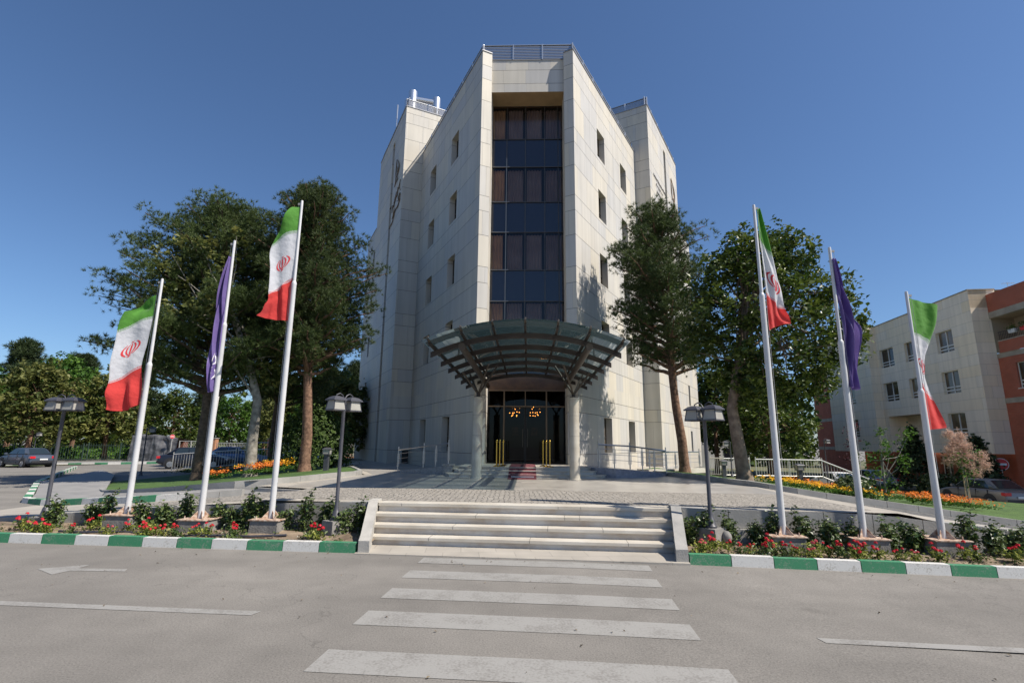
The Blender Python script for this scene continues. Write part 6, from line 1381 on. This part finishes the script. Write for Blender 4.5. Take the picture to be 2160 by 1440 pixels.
for k in range(5): mb.bar((2.7+.17*k,-2.05,14.9),(2.7+.17*k,-1.75,14.9),.015,.015)
o=mb.build("roof_aerial",ALU,None); o.location=apt.location; o.rotation_euler=(0,0,-VA); tag(o,"small television aerial on the cream apartment roof","aerial")
# ================================================================= pale buildings glimpsed through the trees behind
PALE=mat("pale_render",(.45,.43,.40),.85,c2=(.55,.53,.50),scale=.6)
t=thing("distant_house","pale flat-roofed house glimpsed through the trees behind the plane tree","building",(27,74,-1.2),-.1)
mb=MB(); mb.box(-9,5,0,8,0,4.6); mb.box(-3,2,-.8,0,0,3.2); mb.build("wall",PALE,t); mb=MB(); mb.box(-9.2,5.2,-.2,8.2,4.6,4.8); mb.build("roof",ROOF,t)
for x in (-7.5,-5,3): mb=MB(); mb.box(x,x+1.2,-.05,.0,1.2,2.8); mb.build("window",GLASSD,t)
# ================================================================= railings and fences
WRL=mat("white_railing_steel",(.58,.56,.52),.35,metal=.4)
zr=lambda x,y,z:Vector((x,y,z))
railing("white_railing","long pale metal railing behind the yellow flowers, its right end dropping with the stairs",[zr(14.45,31,.08),zr(18.35,31,.06)],1.02,[2],mids=0,frames=False,bal=.155,M_=WRL,r=.03,group="pale railings")
railing("stair_railing","sloping pale metal handrail running down right from the long railing",[zr(18.36,31,.04),zr(20.7,30.6,-.95)],1.02,[1],mids=0,frames=False,bal=.17,M_=WRL,r=.03,group="pale railings")
railing("white_railing","pale metal railing between office block and plane tree trunk",[zr(12.0,31.6,.12),zr(12.4,30.6,.12),zr(14.0,30.8,.10)],1.02,[1,2],mids=0,frames=False,bal=.15,M_=WRL,r=.028,group="pale railings")
railing("low_railing","grey metal railing in front of the dark blue car on the left",[zr(-21.2,33,.0),zr(-17.4,33.2,.28)],1.0,[2],mids=0,frames=False,bal=.16,M_=WRL,r=.025,group="left lawn railings")
railing("low_railing","grey metal railing behind the orange flowers by the red-barked pine",[zr(-17.3,33.3,.28),zr(-12.4,33.6,.55)],1.0,[2],mids=0,frames=False,bal=.18,M_=WRL,r=.022,group="left lawn railings")
FEN=mat("fence_green",(.03,.055,.045),.6)
FP=[(-62,47),(-46,49),(-40.5,50.2),(-36.8,51)]
for i,(p,q) in enumerate(zip(FP,FP[1:])):
    t=thing("park_fence",["dark iron park fence at the far left edge","dark iron park fence behind the dark saloon and the left lamp","dark iron park fence just left of the tarpaulin stall"][i],"fence",(p[0],p[1],gz(*p)),0,"park fence lengths"); d=Vector((q[0]-p[0],q[1]-p[1],0)); n=int(d.length/.2); 
    mb=MB(); mb.bar((0,0,.1),d+Vector((0,0,.1)),.2,.25); mb.build("kerb_wall",CONCD,t)
    mb=MB()
    for k in range(n): b_=d*(k/n); mb.bar(b_+Vector((0,0,.2)),b_+Vector((0,0,1.75+.06*(k%2))),.025,.025)
    mb.bar((0,0,.35),d+Vector((0,0,.35)),.04,.04); mb.bar((0,0,1.6),d+Vector((0,0,1.6)),.04,.04); mb.build("bars",FEN,t)
    for k in range(0,n,13): b_=d*(k/n); mb=MB(); mb.bar(b_,b_+Vector((0,0,1.9)),.09,.09); mb.build("post",FEN,t)
kerb_run("painted_kerb","green and white kerb along the far side of the left road",[(-52,39.8),(-40,42.2),(-28,44.8),(-22,46.0)],.17,.25,.95,[KW,KG],gz,first=0)
struct(sheet("pavement",[(-52,40.1),(-22,46.3),(-22.5,49.5),(-53,46)],gz,.15,WALK,14))
# tarpaulin-covered stall
TARP=mat("black_tarpaulin",(.05,.05,.055),.35,c2=(.16,.16,.165),scale=2.2,detail=10,mix=(.4,.7),bump=.8,bscale=3)
t=thing("covered_stall","small stall wrapped in black tarpaulin beyond the left road","stall",(-36.6,50.6,gz(-36,50)+.12),.02)
def tz(u,v):
    # v: 0 ground front -> .5 roof edge front -> 1 back
    x=-.1+4.4*u; n=mn.noise(Vector((x*1.1,v*3,1)))*.34+abs(math.sin(x*5+v*2+mn.noise(Vector((x*2,v*4,5)))*3))*.12
    if v<.45: y=-.35+.25*(v/.45)+n*.9; z=2.35*(v/.45)-.12*math.sin(x*2.2)*(v/.45)-(.25*u)*(v/.45)
    else: w_=(v-.45)/.55; y=-.1+2.2*w_; z=2.35-.12*math.sin(x*2.2)-.25*u+n*.6
    if v<.02: z=.0+abs(n)*.8
    return (x,y,max(0,z))
mb=MB(); mb.grid(tz,44,24,0,uv=False)
mb.build("tarpaulin",TARP,t,smooth=True)
mb=MB(); mb.box(.1,4.1,.1,2.0,0,.5); mb.box(.1,4.1,1.2,2.0,.5,2.0); mb.build("counter",mat("stall_wood",(.15,.06,.04),.8),t)
mb=MB(); mb.box(3.3,4.0,-.42,-.3,.1,.35); mb.build("crate",mat("yellow_plastic",(.6,.6,.05),.5),t)
t=thing("lattice_gate","white lattice metal gate beside the tarpaulin stall","gate",(-32.2,50.8,.12),.05); mb=MB()
for x in (0,1.1,2.2): mb.bar((x,0,0),(x,0,1.75),.07,.07)
for z in (.06,.85,1.72): mb.bar((0,0,z),(2.2,0,z),.05,.05)
mb.build("frame",WRL,t); mb=MB()
for k in range(14): x=k*.16; mb.bar((x,.0,.1),(min(2.2,x+.55),0,.1+min(1.55,(2.2-x)/.55*1.55) if x+.55>2.2 else 1.65),.02,.02)
mb.build("lattice",WRL,t)
# fence of brick pillars and panels
BRK2=brickmat("pillar_brick",(.45,.20,.10),(.38,.16,.08)); 
for x,y,l in ((-29.3,51.5,"orange brick gate pillar left of the utility pole's foot"),(-25.6,51.5,"orange brick gate pillar in the middle of the far fence"),(-23.6,51.5,"orange brick gate pillar beside the grey tree trunk")):
    mb=MB(); wall(mb,(-.3,-.3),(1,0),0,.6,0,2.05,(),(0,-1)); wall(mb,(.3,-.3),(0,1),0,.6,0,2.05,(),(1,0)); wall(mb,(-.3,.3),(0,-1),0,.6,0,2.05,(),(-1,0)); mb.poly([(-.3,-.3,2.05),(.3,-.3,2.05),(.3,.3,2.05),(-.3,.3,2.05)]); t=thing("gate_pillar",l,"pillar",(x,y,.05),0,"brick gate pillars"); mb.build("shaft",BRK2,t); mb=MB(); mb.box(-.35,.35,-.35,.35,2.052,2.12); mb.build("cap",CONC,t)
for x0,x1,l in ((-29.0,-25.9,"grey bar fence panel between the brick pillars"),(-23.3,-15,"grey bar fence panel right of the brick pillars")):
    t=thing("fence_panel",l,"fence",(x0,51.5,.05),0,"far fence panels"); mb=MB(); mb.box(0,x1-x0,-.1,.1,0,.45); mb.build("plinth",mat("orange_plinth",(.42,.22,.12),.9),t); mb=MB()
    for k in range(int((x1-x0)/.16)): mb.bar((k*.16,0,.45),(k*.16,0,1.65),.03,.03)
    mb.bar((0,0,1.65),(x1-x0,0,1.65),.05,.05); mb.bar((0,0,.5),(x1-x0,0,.5),.05,.05); mb.build("bars",WRL,t)
mb=MB(); mb.tube([(0,0,0),(.35,0,7.6)],[.19,.11],12); t=thing("utility_pole","pale concrete utility pole behind the middle left flagpole","pole",(-30.6,53,.05),0); mb.build("shaft",mat("pole_concrete",(.45,.42,.38),.9,c2=(.55,.52,.47),scale=2),t,smooth=True); mb=MB()
for k in range(14): mb.bar((.35*k/14-.02,-.2,.5+k*.5),(.35*k/14+.02,-.17,.56+k*.5),.12,.06)
mb.build("foot_holes",CONCD,t)
def roundsign(loc,r,hp,yaw,label):
    t=thing("no_entry_sign",label,"traffic sign",loc,yaw); mb=MB(); mb.tube([(0,0,0),(0,0,hp)],.03,8); mb.build("pole",WRL,t)
    mb=MB(); mb.tube([(0,-.05,hp),(0,-.035,hp)],r,28); mb.build("rim",mat("sign_white",(.8,.8,.8),.4),t)
    mb=MB(); mb.tube([(0,-.056,hp),(0,-.0505,hp)],r*.93,28); mb.build("disc",mat("sign_red",(.62,.015,.02),.4),t)
    mb=MB(); mb.box(-r*.72,r*.72,-.062,-.057,hp-r*.16,hp+r*.16); mb.build("bar",MATS["sign_white"],t)
roundsign((30.8,33.0,-1.15),.37,2.05,-.65,"red and white no-entry sign behind the grey car at the right")
roundsign((-32.6,50.2,.1),.2,2.15,.55,"small red and white sign above the lattice gate")
# ================================================================= cars
TYRE=mat("tyre",(.02,.02,.02),.85); RIM=mat("wheel_rim",(.45,.45,.46),.3,metal=.8); CGLS=mat("car_glass",(.02,.03,.035),.05,spec=.9); TAIL=mat("tail_lamp",(.55,.02,.03),.2); HEADL=mat("head_lamp",(.7,.72,.75),.1); TRIM=mat("black_trim",(.025,.025,.03),.5); PLT=mat("number_plate",(.7,.7,.68),.5)
def paint(name,c,metal=.3): return mat(name,c,.28,metal=metal,spec=.6)
def car(label,loc,az,body,group=None,L=4.4,hatch=False):
    t=thing("parked_car",label,"car",loc,PI/2-az,group); k=L/4.4
    # lower body: rings along x (rear -2.2 .. front 2.2)
    ST=[(-2.2,.38,.62,.74),(-2.12,.30,.88,.80),(-1.9,.26,.94,.83),(-1.3,.22,.97,.85),(-.4,.2,.95,.86),(.6,.2,.93,.86),(1.2,.21,.90,.85),(1.75,.24,.80,.83),(2.08,.28,.68,.78),(2.2,.36,.55,.70)]
    mb=MB(); n0=0; rings=[]
    for x,zb,zt,hw in ST:
        zm=(zb+zt)/2; r=[(hw*.9,zb),(hw,zb+.08),(hw*1.0,zm),(hw*.985,zt-.14),(hw*.93,zt-.04),(hw*.80,zt)]
        ring=[(y,z) for y,z in r]+[(-y,z) for y,z in r[::-1]]; rings.append([(x*k,y,z) for y,z in ring])
    for a,b_ in zip(rings,rings[1:]):
        for i in range(len(a)): j=(i+1)%len(a); mb.poly([a[i],a[j],b_[j],b_[i]])
    mb.poly(rings[0][::-1]); mb.poly(rings[-1]); 
    me=mb.mesh("car_body",body,smooth=False); bm=bmesh.new(); bm.from_mesh(me); bmesh.ops.remove_doubles(bm,verts=bm.verts,dist=.002); bmesh.ops.recalc_face_normals(bm,faces=bm.faces); bm.to_mesh(me); bm.free()
    me.polygons.foreach_set("use_smooth",[True]*len(me.polygons)); bo=link("body",me,t); md=bo.modifiers.new("sub","SUBSURF"); md.levels=1; md.render_levels=2
    # greenhouse
    bx0,bx1=(-1.72 if not hatch else -2.0)*k,1.08*k; tx0,tx1=(-1.05 if not hatch else -1.6)*k,.28*k; zb,zt=.93,1.40; wb,wt=.76,.60
    B=[(bx0,-wb,zb),(bx1,-wb,zb-.03),(bx1,wb,zb-.03),(bx0,wb,zb)]; T=[(tx0,-wt,zt),(tx1,-wt,zt),(tx1,wt,zt),(tx0,wt,zt)]
    mb=MB(); mb.hexa(B+T); me=mb.mesh("car_roof",body); bm=bmesh.new(); bm.from_mesh(me); bmesh.ops.remove_doubles(bm,verts=bm.verts,dist=.002); bmesh.ops.recalc_face_normals(bm,faces=bm.faces); bmesh.ops.bevel(bm,geom=bm.edges[:],offset=.06,segments=3,affect='EDGES'); bm.to_mesh(me); bm.free(); me.polygons.foreach_set("use_smooth",[True]*len(me.polygons)); link("roof",me,t)
    def pan(q,name,off=.012,mtl=CGLS):
        q=[Vector(v) for v in q]; n=(q[1]-q[0]).cross(q[3]-q[0]).normalized(); c=sum(q,Vector())/4; 
        if n.dot(c-Vector((0,0,1.1)))<0: n=-n; 
        mb=MB(); mb.poly([v+n*off for v in q]); mb.build(name,mtl,t)
    lerp=lambda a,b_,u:Vector(a).lerp(Vector(b_),u)
    def quadface(a,b_,c,d,u0,u1,v0,v1): 
        f=lambda u,v: lerp(lerp(a,b_,u),lerp(d,c,u),v); return [f(u0,v0),f(u1,v0),f(u1,v1),f(u0,v1)]
    pan(quadface(B[1],B[2],T[2],T[1],.07,.93,.06,.9),"windscreen"); pan(quadface(B[3],B[0],T[0],T[3],.09,.91,.12,.9),"rear_window")
    for s,(a,b_,c,d) in ((0,(B[0],B[1],T[1],T[0])),(1,(B[3],B[2],T[2],T[3]))):
        pan(quadface(a,b_,c,d,.14,.50,.10,.86),"side_window"); pan(quadface(a,b_,c,d,.53,.93,.10,.86),"side_window")
    # wheels
    for x in (-1.33*k,1.33*k):
        for s in (-1,1):
            mb=MB(); y=.84*s; mb.tube([(x,y-.05*s,.36),(x,y+.022*s,.36)],.375,22); mb.build("wheel_arch",TRIM,t)
            wt_=thing("w","","w") if False else None
            mb=MB(); mb.tube([(x,.66*s,.30),(x,.80*s,.30),(x,.865*s,.30),(x,.878*s,.30)],[.30,.31,.30,.27],22); w_=mb.build("wheel",TYRE,t,smooth='auto')
            mb=MB(); mb.tube([(x,.86*s,.30),(x,.884*s,.30)],[.2,.185],18); mb.tube([(x,.88*s,.30),(x,.892*s,.30)],.05,10)
            for q in range(7): a=q*2*PI/7; mb.bar((x,.889*s,.30),(x+.17*math.cos(a),.889*s,.30+.17*math.sin(a)),.035,.008)
            mb.build("rim",RIM,w_)
    for s in (-1,1):
        mb=MB(); mb.box(min(-2.19*k,-2.0*k),-1.98*k,min(s*.50,s*.815),max(s*.50,s*.815),.68,.83); o=mb.build("tail_light",TAIL,t)
        mb=MB(); mb.box(2.0*k,2.14*k,min(s*.45,s*.74),max(s*.45,s*.74),.54,.66); mb.build("headlight",HEADL,t)
        mb=MB(); mb.sq((.85*k,s*.88,.93),.16,.14,.12,.85); mb.build("mirror",body,t)
        for x in (-.75,.35): mb=MB(); mb.box(x*k,x*k+.16,min(s*.855,s*.875),max(s*.855,s*.875),.76,.785); mb.build("door_handle",TRIM,t)
        mb=MB(); 
        for x in (-.55,.55,-1.25 if not hatch else -1.0): mb.box(x*k,x*k+.008,min(s*.80,s*.864),max(s*.80,s*.864),.32,.9)
        mb.box(-1.6*k,1.6*k,min(s*.82,s*.869),max(s*.82,s*.869),.50,.54); mb.build("door_line",TRIM,t)
    mb=MB(); mb.box(-2.225*k,-2.18*k,-.70,.70,.38,.5); mb.build("rear_bumper",TRIM,t); mb=MB(); mb.box(2.17*k,2.215*k,-.64,.64,.36,.46); mb.build("front_bumper",TRIM,t)
    mb=MB(); mb.box(-2.235*k,-2.19*k,-.24,.24,.56,.66); mb.build("number_plate",PLT,t)
    mb=MB(); mb.box(-1.9*k,1.9*k,-.72,.72,.18,.26); mb.build("underbody",TRIM,t)
    return t
P1=paint("slate_paint",(.075,.095,.13)); P2=paint("white_car_paint",(.7,.7,.7),0); P3=paint("grey_car_paint",(.22,.20,.185)); P4=paint("blue_black_paint",(.02,.025,.04)); P5=paint("blue_car_paint",(.10,.16,.28)); P6=paint("silver_blue_paint",(.24,.28,.36))
G="cars parked beyond the lawns"
car("slate grey saloon parked with its rear to the right, left of the leftmost lamp post",(-36.2,39.3,gz(-36.2,39.3)),rad(-68),P1,G)
car("white car cut off by the left edge of the photo",(-41.3,38.0,gz(-41,38)),rad(-76),P2,G)
car("dark car facing right behind the low grey railing on the left",(-21.6,36.2,.0),rad(78),P4,G)
car("pale blue car behind the dark car on the left, nearer the brick pillars",(-21.6,41.2,.02),rad(82),P5,G)
car("blue car half hidden by grey tree trunk on the left",(-15.6,40.5,.1),rad(85),P6,G)
q=car("brownish grey saloon parked at the right edge of the photo",(27.0,30.3,-1.33),rad(2),P3,G); q.scale=(1.08,)*3
car("silver-blue saloon behind the orange flowers, further up the right lane",(27.6,40.4,-1.2),rad(4),P6,G)
car("white car down beyond the sloping stair railing",(23.4,38.2,-1.3),rad(0),P2,G)
# blue three-wheeled cart by the left tree
t=thing("utility_cart","small blue roofed cart behind the red-barked pine's flowers","cart",(-17.6,37.8,.15),.2); mb=MB(); mb.box(-1,.9,-.5,.5,.35,.7); mb.box(.4,1.0,-.5,.5,.3,1.0); mb.build("body",P5,t); mb=MB(); mb.box(-1,1,-.55,.55,1.6,1.66); mb.build("roof",P5,t)
for x in (-.95,.85):
    for y in (-.48,.48): mb=MB(); mb.bar((x,y,.6),(x,y,1.6),.04,.04); mb.build("post",TRIM,t)
for x,y in ((-.7,-.5),(-.7,.5),(.75,0)): mb=MB(); mb.tube([(x,y-.05,.25),(x,y+.05,.25)],.25,16); mb.build("wheel",TYRE,t)

rng=np.random.default_rng(123); C=[]
for i in range(160):
    a=rng.uniform(-9,8); b_=rng.uniform(3.2,8.7) if i%3 else rng.uniform(8.3,8.76); p=S(a,b_); C.append((p.x,p.y,gz(p.x,p.y)+.012))
C=np.array(C); nr=rng.normal(0,.3,C.shape); nr[:,2]+=1; V,T=leaves(C,unit(nr),.035,rng,.5); stuff(link("fallen_leaves",leafmesh("fallen_leaves",V,3,T,[leafmat("dry_leaf",(.10,.07,.04),(.24,.19,.12),tl=.1)])),"tiny dry leaves scattered on the road","leaves")
